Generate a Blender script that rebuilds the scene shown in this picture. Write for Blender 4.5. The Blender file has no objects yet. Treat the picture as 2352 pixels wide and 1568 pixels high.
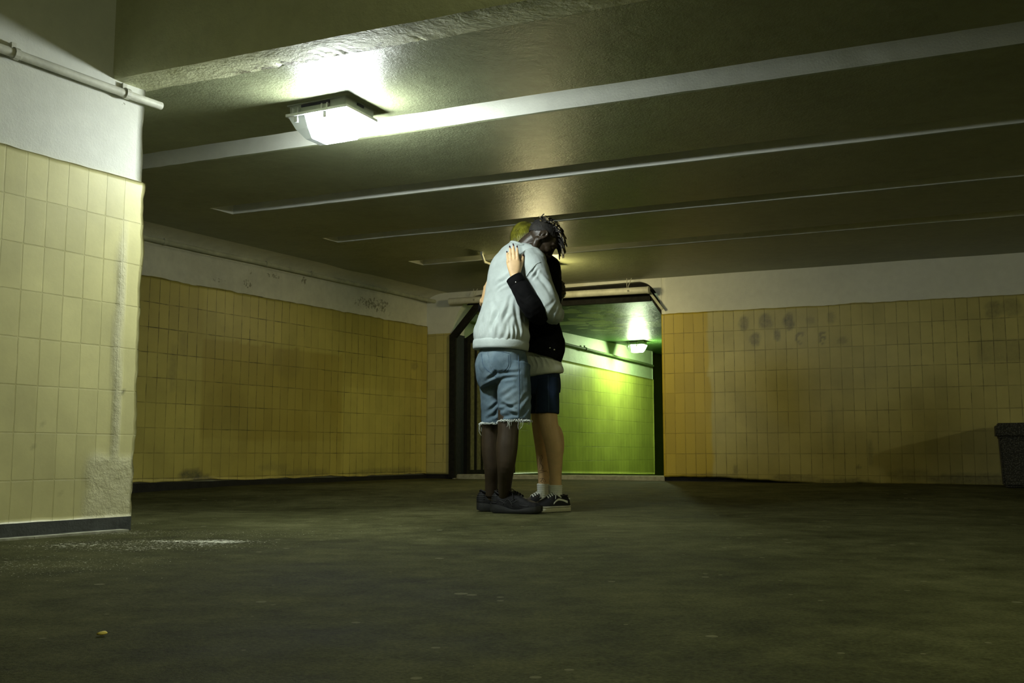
import bpy, bmesh, math, random
import numpy as np
from mathutils import Vector, Matrix, noise
from mathutils.bvhtree import BVHTree

random.seed(7)
SC = bpy.context.scene
COL = SC.collection
V = Vector

# ------------------------------------------------------------------ camera
F = 2350.0
PITCH = math.atan(256 / F)
CAMH = 0.35


def ray(u, v):
    x = (u - 1176) / F
    y = (784 - v) / F
    return V((x, math.cos(PITCH) - y * math.sin(PITCH), math.sin(PITCH) + y * math.cos(PITCH)))


def on_z(u, v, z):
    d = ray(u, v)
    return V((0, 0, CAMH)) + d * ((z - CAMH) / d.z)


def at(u, v, Y):
    d = ray(u, v)
    return V((0, 0, CAMH)) + d * (Y / d.y)


cam = bpy.data.cameras.new('camera')
cam.sensor_width = 36.0
cam.sensor_fit = 'HORIZONTAL'
cam.lens = 36.0 * F / 2352
cam.clip_start = 0.02
cam_o = bpy.data.objects.new('camera', cam)
COL.objects.link(cam_o)
cam_o.location = (0, 0, CAMH)
cam_o.rotation_euler = (math.pi / 2 + PITCH, 0, 0)
SC.camera = cam_o

SC.view_settings.view_transform = 'Standard'
SC.view_settings.look = 'None'
SC.view_settings.exposure = 0.22
SC.view_settings.gamma = 1.0
SC.view_settings.use_curve_mapping = False

# ------------------------------------------------------------------ layout (metres, camera over the origin)
LD = V((0.512, 0.859, 0)).normalized()      # along the left wall, away from us
LN = V((LD.y, -LD.x, 0))                    # out of the left wall, into the hall
L0 = V((-2.95, 8.0, 0))
BD = V((0.916, -0.401, 0)).normalized()     # along the back wall, to the right
BN = V((-BD.y, BD.x, 0))                    # away from us
TB = 10.015                                 # back wall plane: p.BN = TB
S_R = -2.73                                 # opening right jamb
S_L = -5.10                                 # opening left jamb
P0 = V((-1.779, 4.8, 0))                    # free end of the near left wall
ZC = 2.12


def P(s, t, z=0.0):
    return BD * s + BN * t + V((0, 0, z))


def wall_s(c, t):
    """s where the line t=const meets the line at distance c from the left wall"""
    # (BD*s+BN*t - L0).LN = c
    return (c + L0.dot(LN) - t * BN.dot(LN)) / BD.dot(LN)


def on_plane(u, v, p, n):
    d = ray(u, v)
    o = V((0, 0, CAMH))
    return o + d * ((p - o).dot(n) / d.dot(n))


def sstep(a, b, x):
    x = min(1, max(0, (x - a) / (b - a)))
    return x * x * (3 - 2 * x)


def floor_z(y):
    return 0.075 * sstep(6.5, 9.2, y)


# ------------------------------------------------------------------ object helpers
BASE = {}


def link(name, me, mat, parent=None, base=None):
    if isinstance(mat, (list, tuple)):
        for m in mat:
            me.materials.append(m)
    elif mat:
        me.materials.append(mat)
    o = bpy.data.objects.new(name, me)
    COL.objects.link(o)
    if parent is not None:
        b = BASE[parent.name]
        me.transform(Matrix.Translation(-b))
        o.parent = parent
        BASE[o.name] = b
    else:
        b = V(base) if base is not None else V((0, 0, 0))
        me.transform(Matrix.Translation(-b))
        o.location = b
        BASE[o.name] = b
    return o


def from_bm(name, bm, mat, parent=None, base=None, smooth=False, angle=None):
    bmesh.ops.recalc_face_normals(bm, faces=bm.faces)
    me = bpy.data.meshes.new(name)
    bm.to_mesh(me)
    bm.free()
    if smooth:
        me.polygons.foreach_set('use_smooth', [True] * len(me.polygons))
        if angle:
            me.set_sharp_from_angle(angle=angle)
    return link(name, me, mat, parent, base)


def thing(name, label, cat, base, group=None):
    o = bpy.data.objects.new(name, None)
    COL.objects.link(o)
    o.location = V(base)
    o.empty_display_size = 0.1
    BASE[o.name] = V(base)
    tag(o, label, cat, group)
    return o


def tag(o, label=None, cat=None, group=None, kind=None):
    if label:
        o['label'] = label
    if cat:
        o['category'] = cat
    if group:
        o['group'] = group
    if kind:
        o['kind'] = kind
    return o


def struct(o, label=None):
    o['kind'] = 'structure'
    if label:
        o['label'] = label
    return o


def prism(bm, pts, z0, z1):
    a = [bm.verts.new((p[0], p[1], z0)) for p in pts]
    b = [bm.verts.new((p[0], p[1], z1)) for p in pts]
    n = len(pts)
    fs = [bm.faces.new(a[::-1]), bm.faces.new(b)]
    for i in range(n):
        fs.append(bm.faces.new((a[i], a[(i + 1) % n], b[(i + 1) % n], b[i])))
    return fs


def box(bm, c, ax, ay, az):
    """box from centre and three half vectors"""
    c, ax, ay, az = V(c), V(ax), V(ay), V(az)
    vs = []
    for k in (-1, 1):
        for q in ((-1, -1), (1, -1), (1, 1), (-1, 1)):
            vs.append(bm.verts.new(c + ax * q[0] + ay * q[1] + az * k))
    fs = []
    for f in ((3, 2, 1, 0), (4, 5, 6, 7), (0, 1, 5, 4), (1, 2, 6, 5), (2, 3, 7, 6), (3, 0, 4, 7)):
        fs.append(bm.faces.new([vs[i] for i in f]))
    return fs


def catmull(pts, n):
    """pts: list of tuples (floats); n subdivisions"""
    A = np.array(pts, float)
    if len(A) < 3 or n <= 1:
        return A
    P_ = np.vstack([2 * A[0] - A[1], A, 2 * A[-1] - A[-2]])
    out = []
    for i in range(1, len(P_) - 2):
        p0, p1, p2, p3 = P_[i - 1], P_[i], P_[i + 1], P_[i + 2]
        for k in range(n):
            t = k / n
            out.append(0.5 * ((2 * p1) + (-p0 + p2) * t + (2 * p0 - 5 * p1 + 4 * p2 - p3) * t * t + (-p0 + 3 * p1 - 3 * p2 + p3) * t ** 3))
    out.append(A[-1])
    return np.array(out)


def skin_rings(bm, rings, cap=True):
    """rings: list of lists of Vectors, same length"""
    vs = [[bm.verts.new(p) for p in r] for r in rings]
    n = len(rings[0])
    for a, b in zip(vs[:-1], vs[1:]):
        for i in range(n):
            bm.faces.new((a[i], a[(i + 1) % n], b[(i + 1) % n], b[i]))
    if cap:
        bm.faces.new(vs[0][::-1])
        bm.faces.new(vs[-1])


def tube(bm, pts, radii, seg=10, sub=1, round_ends=False, flat=None, up=None):
    """tapered tube; flat=(factor) squashes it along `up`"""
    n = len(pts)
    if not hasattr(radii, '__len__'):
        radii = [radii] * n
    A = catmull([(*p, r) for p, r in zip(pts, radii)], sub)
    C = [V(a[:3]) for a in A]
    R = [max(a[3], 1e-4) for a in A]
    if round_ends:
        d0 = (C[0] - C[1]).normalized()
        d1 = (C[-1] - C[-2]).normalized()
        pre = [(C[0] + d0 * R[0] * math.sin(a), R[0] * math.cos(a)) for a in (1.45, 1.0, 0.5)]
        post = [(C[-1] + d1 * R[-1] * math.sin(a), R[-1] * math.cos(a)) for a in (0.5, 1.0, 1.45)]
        C = [p[0] for p in pre] + C + [p[0] for p in post]
        R = [p[1] for p in pre] + R + [p[1] for p in post]
    N = len(C)
    ref = V(up) if up is not None else V((0, 0, 1))
    t0 = (C[1] - C[0]).normalized()
    if abs(t0.dot(ref.normalized())) > 0.95 and up is None:
        ref = V((1, 0, 0))
    x = (ref - t0 * ref.dot(t0)).normalized()
    rings = []
    for i in range(N):
        t = (C[min(i + 1, N - 1)] - C[max(i - 1, 0)])
        if t.length < 1e-9:
            t = t0
        t = t.normalized()
        if up is not None:
            xx = V(up) - t * V(up).dot(t)
            if xx.length > 0.1:
                x = xx.normalized()
        x = (x - t * x.dot(t)).normalized()
        y = t.cross(x)
        fx = flat if flat else 1.0
        rings.append([C[i] + x * (math.cos(2 * math.pi * k / seg) * R[i] * fx) + y * (math.sin(2 * math.pi * k / seg) * R[i]) for k in range(seg)])
    skin_rings(bm, rings)


def body_loft(bm, rows, side, seg=40, sub=4, p=2.3):
    """rows: (centre, half width along `side`, half depth); rings square to the axis"""
    A = catmull([(*c, w, d) for c, w, d in rows], sub)
    C = [V(a[:3]) for a in A]
    N = len(C)
    rings = []
    for i in range(N):
        t = (C[min(i + 1, N - 1)] - C[max(i - 1, 0)]).normalized()
        x = (side - t * side.dot(t)).normalized()
        y = t.cross(x)
        w, d = max(A[i][3], 1e-3), max(A[i][4], 1e-3)
        r = []
        for k in range(seg):
            a = 2 * math.pi * k / seg
            ca, sa = math.cos(a), math.sin(a)
            r.append(C[i] + x * (math.copysign(abs(ca) ** (2 / p), ca) * w) + y * (math.copysign(abs(sa) ** (2 / p), sa) * d))
        rings.append(r)
    skin_rings(bm, rings)


def ell(bm, c, ax, ay, az, nu=20, nv=12):
    """ellipsoid with three half-axis vectors"""
    c, ax, ay, az = V(c), V(ax), V(ay), V(az)
    rings = []
    for j in range(1, nv):
        th = math.pi * j / nv
        rings.append([c + az * math.cos(th) + (ax * math.cos(2 * math.pi * i / nu) + ay * math.sin(2 * math.pi * i / nu)) * math.sin(th) for i in range(nu)])
    vs = [[bm.verts.new(q) for q in r] for r in rings]
    top, bot = bm.verts.new(c + az), bm.verts.new(c - az)
    for a, b in zip(vs[:-1], vs[1:]):
        for i in range(nu):
            bm.faces.new((a[i], b[i], b[(i + 1) % nu], a[(i + 1) % nu]))
    for i in range(nu):
        bm.faces.new((top, vs[0][i], vs[0][(i + 1) % nu]))
        bm.faces.new((bot, vs[-1][(i + 1) % nu], vs[-1][i]))


def fuse(name, bm, voxel, mat, parent=None, base=None, smooth=6, disp=None, factor=0.5):
    """one continuous skin over overlapping closed shapes"""
    bmesh.ops.recalc_face_normals(bm, faces=bm.faces)
    me = bpy.data.meshes.new(name + '_raw')
    bm.to_mesh(me)
    bm.free()
    o = bpy.data.objects.new(name + '_raw', me)
    COL.objects.link(o)
    m = o.modifiers.new('r', 'REMESH')
    m.mode = 'VOXEL'
    m.voxel_size = voxel
    if smooth:
        k = o.modifiers.new('s', 'SMOOTH')
        k.factor = factor
        k.iterations = smooth
    dg = bpy.context.evaluated_depsgraph_get()
    dg.update()
    res = bpy.data.meshes.new_from_object(o.evaluated_get(dg))
    bpy.data.objects.remove(o)
    bpy.data.meshes.remove(me)
    res.name = name
    if disp:
        n = len(res.vertices)
        co = np.empty(n * 3)
        no = np.empty(n * 3)
        res.vertices.foreach_get('co', co)
        res.vertices.foreach_get('normal', no)
        co = co.reshape(-1, 3)
        no = no.reshape(-1, 3)
        d = disp(co, no)
        co = co + (no * d[:, None] if d.ndim == 1 else d)
        res.vertices.foreach_set('co', co.ravel())
        res.update()
    res.polygons.foreach_set('use_smooth', [True] * len(res.polygons))
    return link(name, res, mat, parent, base)


def vnoise(co, scale, off=0.0):
    o = V((off, off * 0.7, -off))
    return np.array([noise.noise(V(c) * scale + o) for c in co])


def bvh_of(o):
    b = BASE[o.name]
    me = o.data
    return BVHTree.FromPolygons([v.co + b for v in me.vertices], [p.vertices for p in me.polygons])


def hit(bvh, u, v):
    """nearest surface point seen in direction (u, v), with its normal"""
    d = ray(u, v).normalized()
    r = bvh.ray_cast(V((0, 0, CAMH)), d)
    return (r[0], r[1]) if r[0] is not None else (None, None)


# ------------------------------------------------------------------ materials
class Mat:
    def __init__(s, name, color=(.5, .5, .5), rough=.7, spec=.5):
        s.m = bpy.data.materials.new(name)
        s.m.use_nodes = True
        s.nt = s.m.node_tree
        s.b = s.nt.nodes['Principled BSDF']
        s.b.inputs['Base Color'].default_value = (*color, 1)
        s.b.inputs['Roughness'].default_value = rough
        s.b.inputs['Specular IOR Level'].default_value = spec

    def n(s, t, **kw):
        nd = s.nt.nodes.new(t)
        for k, v in kw.items():
            if k in nd.inputs:
                nd.inputs[k].default_value = v
            else:
                setattr(nd, k, v)
        return nd

    def l(s, a, b):
        s.nt.links.new(a, b)

    def coord(s, kind='Object'):
        return s.n('ShaderNodeTexCoord').outputs[kind]

    def noise(s, vec, scale, detail=4, rough=.6, stretch=None):
        if stretch:
            mp = s.n('ShaderNodeMapping')
            mp.inputs['Scale'].default_value = stretch
            s.l(vec, mp.inputs['Vector'])
            vec = mp.outputs['Vector']
        nd = s.n('ShaderNodeTexNoise')
        nd.inputs['Scale'].default_value = scale
        nd.inputs['Detail'].default_value = detail
        nd.inputs['Roughness'].default_value = rough
        s.l(vec, nd.inputs['Vector'])
        return nd.outputs['Fac']

    def ramp(s, fac, stops):
        nd = s.n('ShaderNodeValToRGB')
        e = nd.color_ramp.elements
        while len(e) < len(stops):
            e.new(0.5)
        for el, (p, c) in zip(e, stops):
            el.position = p
            el.color = (*c, 1) if hasattr(c, '__len__') else (c, c, c, 1)
        s.l(fac, nd.inputs['Fac'])
        return nd.outputs['Color']

    def mix(s, fac, a, b, mode='MIX'):
        nd = s.n('ShaderNodeMix', data_type='RGBA', blend_type=mode)
        for val, k in ((fac, 0), (a, 6), (b, 7)):
            if hasattr(val, 'is_linked'):
                s.l(val, nd.inputs[k])
            elif k == 0:
                nd.inputs[0].default_value = val
            else:
                nd.inputs[k].default_value = (*val, 1)
        return nd.outputs[2]

    def math(s, op, a, b=None, clamp=False):
        nd = s.n('ShaderNodeMath', operation=op, use_clamp=clamp)
        for i, val in enumerate((a, b)):
            if val is None:
                continue
            if hasattr(val, 'is_linked'):
                s.l(val, nd.inputs[i])
            else:
                nd.inputs[i].default_value = val
        return nd.outputs[0]

    def attr(s, name):
        return s.n('ShaderNodeAttribute', attribute_name=name).outputs['Fac']

    def color(s, sock):
        s.l(sock, s.b.inputs['Base Color'])

    def bump(s, h, strength=.5, dist=.01, prev=None):
        nd = s.n('ShaderNodeBump')
        nd.inputs['Strength'].default_value = strength
        nd.inputs['Distance'].default_value = dist
        s.l(h, nd.inputs['Height'])
        if prev is not None:
            s.l(prev, nd.inputs['Normal'])
        s.l(nd.outputs['Normal'], s.b.inputs['Normal'])
        return nd.outputs['Normal']


def plain(name, color, rough=.6, spec=.5, nscale=None, amt=.25, bump=0, bscale=200, metal=0):
    k = Mat(name, color, rough, spec)
    k.b.inputs['Metallic'].default_value = metal
    if nscale:
        f = k.noise(k.coord(), nscale, 5)
        dark = tuple(c * (1 - amt) for c in color)
        lite = tuple(min(1, c * (1 + amt)) for c in color)
        k.color(k.ramp(f, [(.3, dark), (.7, lite)]))
    if bump:
        k.bump(k.noise(k.coord(), bscale, 3), .6, bump)
    return k.m


def plaster(name, color, amt=.12, bump=.004, rough=.6, bscale=90, wet=None):
    k = Mat(name, color, rough, .4)
    co = k.coord()
    a = k.noise(co, 1.7, 6, .65)
    b = k.noise(co, 14, 5, .6)
    f = k.math('ADD', k.math('MULTIPLY', a, .6), k.math('MULTIPLY', b, .4))
    base = k.ramp(f, [(.35, tuple(c * (1 - amt) for c in color)), (.65, tuple(c * (1 + amt * .5) for c in color))])
    st = k.attr('stain')
    ragged = k.math('SUBTRACT', k.math('ADD', k.math('MULTIPLY', st, .55), k.math('MULTIPLY', k.noise(co, 34, 6, .75), 1.6)), 1.26)
    m = k.math('MULTIPLY', k.math('GREATER_THAN', ragged, 0.0), k.math('MULTIPLY', st, 1.0), True)
    k.color(k.mix(m, base, (.17, .16, .09)))
    h = k.math('ADD', k.math('MULTIPLY', k.noise(co, bscale, 4, .7), 1.0), k.math('MULTIPLY', k.noise(co, 9, 3), 1.2))
    k.bump(h, .7, bump)
    return k.m


def tile_mat(name, color, grout, orange=None, tile=(.1, .2), mortar=.0035, grime=.5, bump=.004, rough=.42, rough_patch=False):
    k = Mat(name, color, rough, .45)
    uv = k.coord('UV')
    co = k.coord()
    br = k.n('ShaderNodeTexBrick')
    br.offset = 0.0
    br.squash = 1.0
    br.inputs['Scale'].default_value = 1.0
    br.inputs['Mortar Size'].default_value = mortar
    br.inputs['Mortar Smooth'].default_value = .25
    br.inputs['Brick Width'].default_value = tile[0]
    br.inputs['Row Height'].default_value = tile[1]
    br.inputs['Color1'].default_value = (0, 0, 0, 1)
    br.inputs['Color2'].default_value = (1, 1, 1, 1)
    br.inputs['Mortar'].default_value = (.5, .5, .5, 1)
    # slightly wandering joints
    wob = k.n('ShaderNodeTexNoise')
    wob.inputs['Scale'].default_value = 4.0
    k.l(uv, wob.inputs['Vector'])
    off = k.n('ShaderNodeVectorMath', operation='MULTIPLY_ADD')
    k.l(wob.outputs['Color'], off.inputs[0])
    off.inputs[1].default_value = (.008, .008, 0)
    k.l(uv, off.inputs[2])
    k.l(off.outputs[0], br.inputs['Vector'])
    joint = br.outputs['Fac']
    per = br.outputs['Color']
    vary = k.noise(co, 2.2, 5, .6)
    base = k.ramp(vary, [(.3, tuple(c * .8 for c in color)), (.7, tuple(min(1, c * 1.1) for c in color))])
    if orange:
        base = k.mix(k.attr('patch'), base, orange)
    tone = k.math('ADD', k.math('MULTIPLY', per, .14), .93)
    base = k.mix(1.0, base, tone, 'MULTIPLY')
    # grime: in the joints and as soft smears
    js = k.math('MULTIPLY', joint, k.math('MULTIPLY', k.ramp(k.noise(uv, 6.5, 4, .7), [(.40, .2), (.62, 1.0)]), k.ramp(k.noise(uv, 1.1, 3, .6), [(.35, .25), (.62, 1.0)])))
    c1 = k.mix(k.math('MULTIPLY', js, grime * 1.6, True), base, grout)
    st = k.math('MULTIPLY', k.attr('stain'), k.ramp(k.noise(co, 30, 5, .7), [(.3, .45), (.65, 1.0)]), True)
    c2 = k.mix(st, c1, (.07, .07, .045))
    k.color(c2)
    h = k.math('ADD', k.math('MULTIPLY', joint, -1.0), k.math('MULTIPLY', k.noise(co, 60, 3), .07))
    if rough_patch:
        pt = k.attr('patch')
        keep = k.math('SUBTRACT', 1.0, pt)
        h = k.math('ADD', k.math('MULTIPLY', h, keep), k.math('MULTIPLY', pt, k.math('MULTIPLY', k.noise(co, 40, 6, .7), 1.3)))
        c3 = k.mix(pt, c2, k.mix(k.noise(co, 18, 5), (.55, .52, .30), (.66, .63, .40)))
        k.color(c3)
    k.bump(h, .8, bump)
    return k.m


M = {}
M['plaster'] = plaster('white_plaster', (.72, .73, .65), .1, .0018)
M['plaster_dim'] = plaster('old_plaster', (.66, .66, .54), .16)
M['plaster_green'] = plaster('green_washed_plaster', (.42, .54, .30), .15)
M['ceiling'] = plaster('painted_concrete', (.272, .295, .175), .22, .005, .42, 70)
M['ceil_tunnel'] = None
M['tile_near'] = tile_mat('cream_tile', (.62, .575, .30), (.36, .33, .12), None, grime=.5, bump=.006)
M['tile_left'] = tile_mat('ochre_tile', (.46, .40, .10), (.05, .045, .012), (.33, .26, .045), grime=.62)
M['tile_back'] = tile_mat('sand_tile', (.50, .445, .16), (.05, .045, .015), (.48, .365, .04), grime=.5)
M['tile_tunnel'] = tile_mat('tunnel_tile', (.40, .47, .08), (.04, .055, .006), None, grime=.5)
M['base_grey'] = plain('grey_skirting', (.06, .065, .06), .7, .3, 12, .3, .003, 80)
M['base_black'] = plain('black_skirting', (.012, .012, .01), .7, .3, 12, .3, .003, 80)
M['concrete_trim'] = plain('pale_mortar', (.3, .3, .22), .8, .3, 20, .3, .004, 60)
M['pipe'] = plain('painted_pipe', (.60, .60, .50), .5, .4, 9, .2, .002, 70)
M['pipe_dim'] = plain('dull_painted_pipe', (.42, .43, .31), .55, .4, 9, .25, .002, 70)
M['steel_dark'] = plain('dark_gate_steel', (.014, .014, .011), .75, .12, 25, .4, .002, 90)
M['steel_slat'] = plain('olive_gate_sheet', (.13, .125, .065), .5, .5, 25, .4)
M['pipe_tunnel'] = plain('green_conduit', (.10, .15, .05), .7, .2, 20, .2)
M['wire'] = plain('hanger_wire', (.45, .45, .36), .5)


def floor_mat():
    k = Mat('asphalt', (.05, .05, .035), .9, .05)
    co = k.coord()
    big = k.noise(co, 1.1, 6, .65)
    mid = k.noise(co, 7, 5, .65)
    fine = k.noise(co, 120, 3, .7)
    f = k.math('ADD', k.math('ADD', k.math('MULTIPLY', big, .45), k.math('MULTIPLY', mid, .25)), k.math('MULTIPLY', fine, .3))
    base = k.ramp(f, [(.38, (.017, .0175, .006)), (.50, (.052, .053, .021)), (.64, (.108, .108, .049))])
    vo = k.n('ShaderNodeTexVoronoi')
    vo.inputs['Scale'].default_value = 9
    k.l(co, vo.inputs['Vector'])
    dots = k.math('LESS_THAN', k.math('ADD', vo.outputs['Distance'], k.math('MULTIPLY', k.noise(co, 3.3, 2), .5)), .31)
    base = k.mix(k.math('MULTIPLY', dots, .5), base, (.2, .19, .12))
    spl = k.noise(co, 42, 5, .75)
    sp2 = k.noise(co, 3.2, 4, .6)
    m = k.math('ADD', k.math('MULTIPLY', spl, .75), k.math('MULTIPLY', sp2, .25))
    thr = k.math('SUBTRACT', .80, k.math('MULTIPLY', k.attr('stain'), .27))
    dots2 = k.noise(co, 115, 2, .5)
    thr2 = k.math('SUBTRACT', .86, k.math('MULTIPLY', k.attr('stain'), .25))
    paint = k.math('MAXIMUM', k.math('GREATER_THAN', m, thr), k.math('GREATER_THAN', dots2, thr2))
    k.color(k.mix(paint, base, (.62, .62, .50)))
    h = k.math('ADD', k.math('MULTIPLY', k.noise(co, 160, 3, .7), .7), k.math('MULTIPLY', mid, 1.5))
    k.bump(h, .7, .006)
    k.l(k.ramp(big, [(.35, .75), (.7, .95)]), k.b.inputs['Roughness'])
    return k.m


M['floor'] = floor_mat()


def tunnel_ceiling_mat():
    k = Mat('flaking_green_ceiling', (.08, .16, .04), .42, .06)
    co = k.coord()
    base = k.ramp(k.noise(co, 2.0, 5), [(.3, (.03, .07, .016)), (.7, (.06, .13, .032))])
    vo = k.n('ShaderNodeTexVoronoi', feature='DISTANCE_TO_EDGE')
    vo.inputs['Scale'].default_value = 2.6
    k.l(co, vo.inputs['Vector'])
    m = k.math('ADD', k.math('MULTIPLY', vo.outputs['Distance'], 1.0), k.math('MULTIPLY', k.noise(co, 1.3, 4), 1.0))
    fl = k.math('MULTIPLY', k.ramp(m, [(.585, 0.0), (.62, 1.0)]), k.attr('stain'), True)
    k.color(k.mix(fl, base, (.55, .66, .40)))
    k.bump(k.math('ADD', k.noise(co, 40, 4, .7), k.noise(co, 14, 3)), .9, .014)
    return k.m


M['ceil_tunnel'] = tunnel_ceiling_mat()


def emit(name, color, strength):
    m = bpy.data.materials.new(name)
    m.use_nodes = True
    nt = m.node_tree
    b = nt.nodes['Principled BSDF']
    b.inputs['Base Color'].default_value = (.8, .8, .8, 1)
    b.inputs['Emission Color'].default_value = (*color, 1)
    b.inputs['Emission Strength'].default_value = strength
    return m


# ------------------------------------------------------------------ wall panels: a grid with a wandering outline and painted-in wear
def panel(bm, org, dirv, s0, s1, z0f, z1f, ds, nz, nrm, wave=.002, front=0.0, uvz=0.0, stain=None, patch=None, mat_index=0, seed=0.0, thick=0.02):
    """grid from s0..s1 along dirv, z between z0f(s) and z1f(s); returns faces"""
    uvl = bm.loops.layers.uv.verify()
    la = bm.verts.layers.float.get('stain') or bm.verts.layers.float.new('stain')
    lp = bm.verts.layers.float.get('patch') or bm.verts.layers.float.new('patch')
    ns = max(2, int(abs(s1 - s0) / ds))
    rows = []
    for i in range(ns + 1):
        s = s0 + (s1 - s0) * i / ns
        za, zb = z0f(s), z1f(s)
        colv = []
        for j in range(nz + 1):
            z = za + (zb - za) * j / nz
            p = org + dirv * s + V((0, 0, z))
            p = p + nrm * (front + wave * noise.noise(V((s * 2.1 + seed, z * 2.1, seed))))
            v = bm.verts.new(p)
            v[la] = stain(s, z) if stain else 0.0
            v[lp] = patch(s, z) if patch else 0.0
            colv.append((v, s, z))
        rows.append(colv)
    fs = []
    for a, b in zip(rows[:-1], rows[1:]):
        for j in range(nz):
            q = (a[j], b[j], b[j + 1], a[j + 1])
            f = bm.faces.new([x[0] for x in q])
            f.material_index = mat_index
            f.smooth = True
            for lo, x in zip(f.loops, q):
                lo[uvl].uv = (x[1], x[2] - uvz)
            fs.append(f)
    # give the sheet its edges (thickness back into the wall)
    rim = [c[0] for c in rows[0]][::-1] + [r[0][0] for r in rows[1:]] + [c[0] for c in rows[-1]][1:] + [r[-1][0] for r in rows[::-1]][1:-1]
    back = [bm.verts.new(v.co - nrm * thick) for v in rim]
    n = len(rim)
    for i in range(n):
        f = bm.faces.new((rim[i], rim[(i + 1) % n], back[(i + 1) % n], back[i]))
        f.material_index = mat_index
    return fs


def wob(seed, amp, scale=3.0):
    return lambda s: amp * (noise.noise(V((s * scale, seed, 0))) + .5 * noise.noise(V((s * scale * 4, seed, 3))))


def blob_paint(items, org, dirv):
    """items: (s, z, rs, rz, strength) soft ellipses"""
    def fn(s, z):
        m = 0.0
        for (cs, cz, rs, rz, k) in items:
            d = ((s - cs) / rs) ** 2 + ((z - cz) / rz) ** 2
            if d < 2.2:
                e = noise.noise(V((s * 14, z * 14, cs))) * .55
                m = max(m, k * (1 - sstep(.45, 1.25, d + e)))
        return m
    return fn


def grid_wall(name, parts, mats):
    bm = bmesh.new()
    for kw in parts:
        panel(bm, **kw)
    me = bpy.data.meshes.new(name)
    bm.to_mesh(me)
    bm.free()
    return struct(link(name, me, mats))


# --- pixel to wall coordinates
def l_sz(u, v):
    p = on_plane(u, v, L0, LN)
    return (p - L0).dot(LD), p.z


def b_sz(u, v):
    p = on_plane(u, v, BN * TB, BN)
    return p.dot(BD), p.z


def p_sz(u, v):
    p = on_plane(u, v, P0, LN)
    return (p - P0).dot(LD), p.z


def px_blobs(fn, items):
    out = []
    for (u, v, ru, rv, k) in items:
        s, z = fn(u, v)
        s2, _ = fn(u + ru, v)
        _, z2 = fn(u, v - rv)
        out.append((s, z, abs(s2 - s), abs(z2 - z), k))
    return out


# ------------------------------------------------------------------ left wall (far, ochre) with a cove to the ceiling
K_END = 3.90                                    # where the left wall meets the back wall plane
w1, w2 = wob(1.0, .012), wob(2.0, .014, 2.0)
left_stain = blob_paint(px_blobs(l_sz, [(437, 1093, 30, 15, 1.0), (470, 1098, 16, 9, .8), (625, 1072, 40, 10, .3), (700, 1085, 60, 10, .35), (900, 1085, 90, 12, .45),
                                         (420, 790, 8, 30, .25), (395, 850, 10, 60, .3), (950, 840, 8, 12, .5), (520, 975, 60, 110, .14), (660, 830, 40, 40, .18)]), L0, LD)
left_peel = blob_paint(px_blobs(l_sz, [(570, 650, 14, 14, .75), (500, 642, 26, 8, .7), (628, 632, 24, 9, .75), (573, 626, 8, 9, .7), (698, 645, 10, 12, .8), (860, 698, 42, 20, .8), (818, 692, 10, 12, .7), (690, 625, 60, 6, .5),
                                        (880, 718, 30, 12, .6)]), L0, LD)
a0, zt = l_sz(463, 775)
a1, zb_ = l_sz(780, 985)


def left_patch(s, z):
    k = .0
    if a0 < s < a1 and z < zt + .0:
        k = .85 if z > zb_ - .12 else .45
    elif s >= a1 and z > 1.0:
        k = .35
    elif s < a0 and z > 1.15:
        k = .3
    return k * (.8 + .4 * noise.noise(V((s * 3, z * 3, 9))))


cove = bmesh.new()
pieces = [
    dict(org=L0, dirv=LD, s0=-6.0, s1=K_END + .3, z0f=lambda s: 1.70, z1f=lambda s: 2.02, ds=.03, nz=14, nrm=LN, wave=.006, stain=left_peel, mat_index=0, seed=3.1, thick=.1),
    dict(org=L0, dirv=LD, s0=-6.0, s1=K_END + .02, z0f=lambda s: .125 + w2(s) * 1.4, z1f=lambda s: 1.752 + w1(s), ds=.03, nz=60, nrm=LN, wave=.004, front=.012, uvz=1.752, stain=left_stain, patch=left_patch, mat_index=1, seed=5.7, thick=.1),
]
bm = bmesh.new()
for kw in pieces:
    panel(bm, **kw)
# cove: quarter round from wall to ceiling
R = .16
prev = None
for i in range(80):
    s = -6.0 + (K_END + 6.3) * i / 79
    ring = []
    for j in range(9):
        a = math.pi / 2 * j / 8
        ring.append(bm.verts.new(L0 + LD * s + LN * (R * 1.6 * (1 - math.cos(a))) + V((0, 0, 2.02 + (ZC - 2.02) * math.sin(a)))))
    if prev:
        for j in range(8):
            f = bm.faces.new((prev[j], ring[j], ring[j + 1], prev[j + 1]))
            f.smooth = True
    prev = ring
# body of the wall behind the linings
prism(bm, [L0 + LD * -6 - LN * .02, L0 + LD * (K_END + .3) - LN * .02, L0 + LD * (K_END + .3) - LN * .3, L0 + LD * -6 - LN * .3], -.1, 2.3)
me = bpy.data.meshes.new('wall_left')
bm.to_mesh(me)
bm.free()
struct(link('wall_left', me, [M['plaster_dim'], M['tile_left']]), 'far left wall of ochre tiles under a white plaster band')

bm = bmesh.new()
box(bm, L0 + LD * ((K_END - 6.0) / 2) + LN * .004 + V((0, 0, .03)), LD * ((K_END + 6.0) / 2), LN * .014, V((0, 0, .085)))
struct(from_bm('baseboard_left', bm, M['base_black']))

# ------------------------------------------------------------------ near left wall (cream tiles, lit by the lamp)
w3, w4 = wob(4.0, .008), wob(6.0, .006)
near_stain = blob_paint(px_blobs(p_sz, [(275, 901, 6, 10, .95), (70, 1028, 7, 8, .45), (137, 1128, 8, 5, .5), (92, 976, 6, 6, .4), (222, 1110, 4, 12, .7)]), P0, LD)


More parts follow.
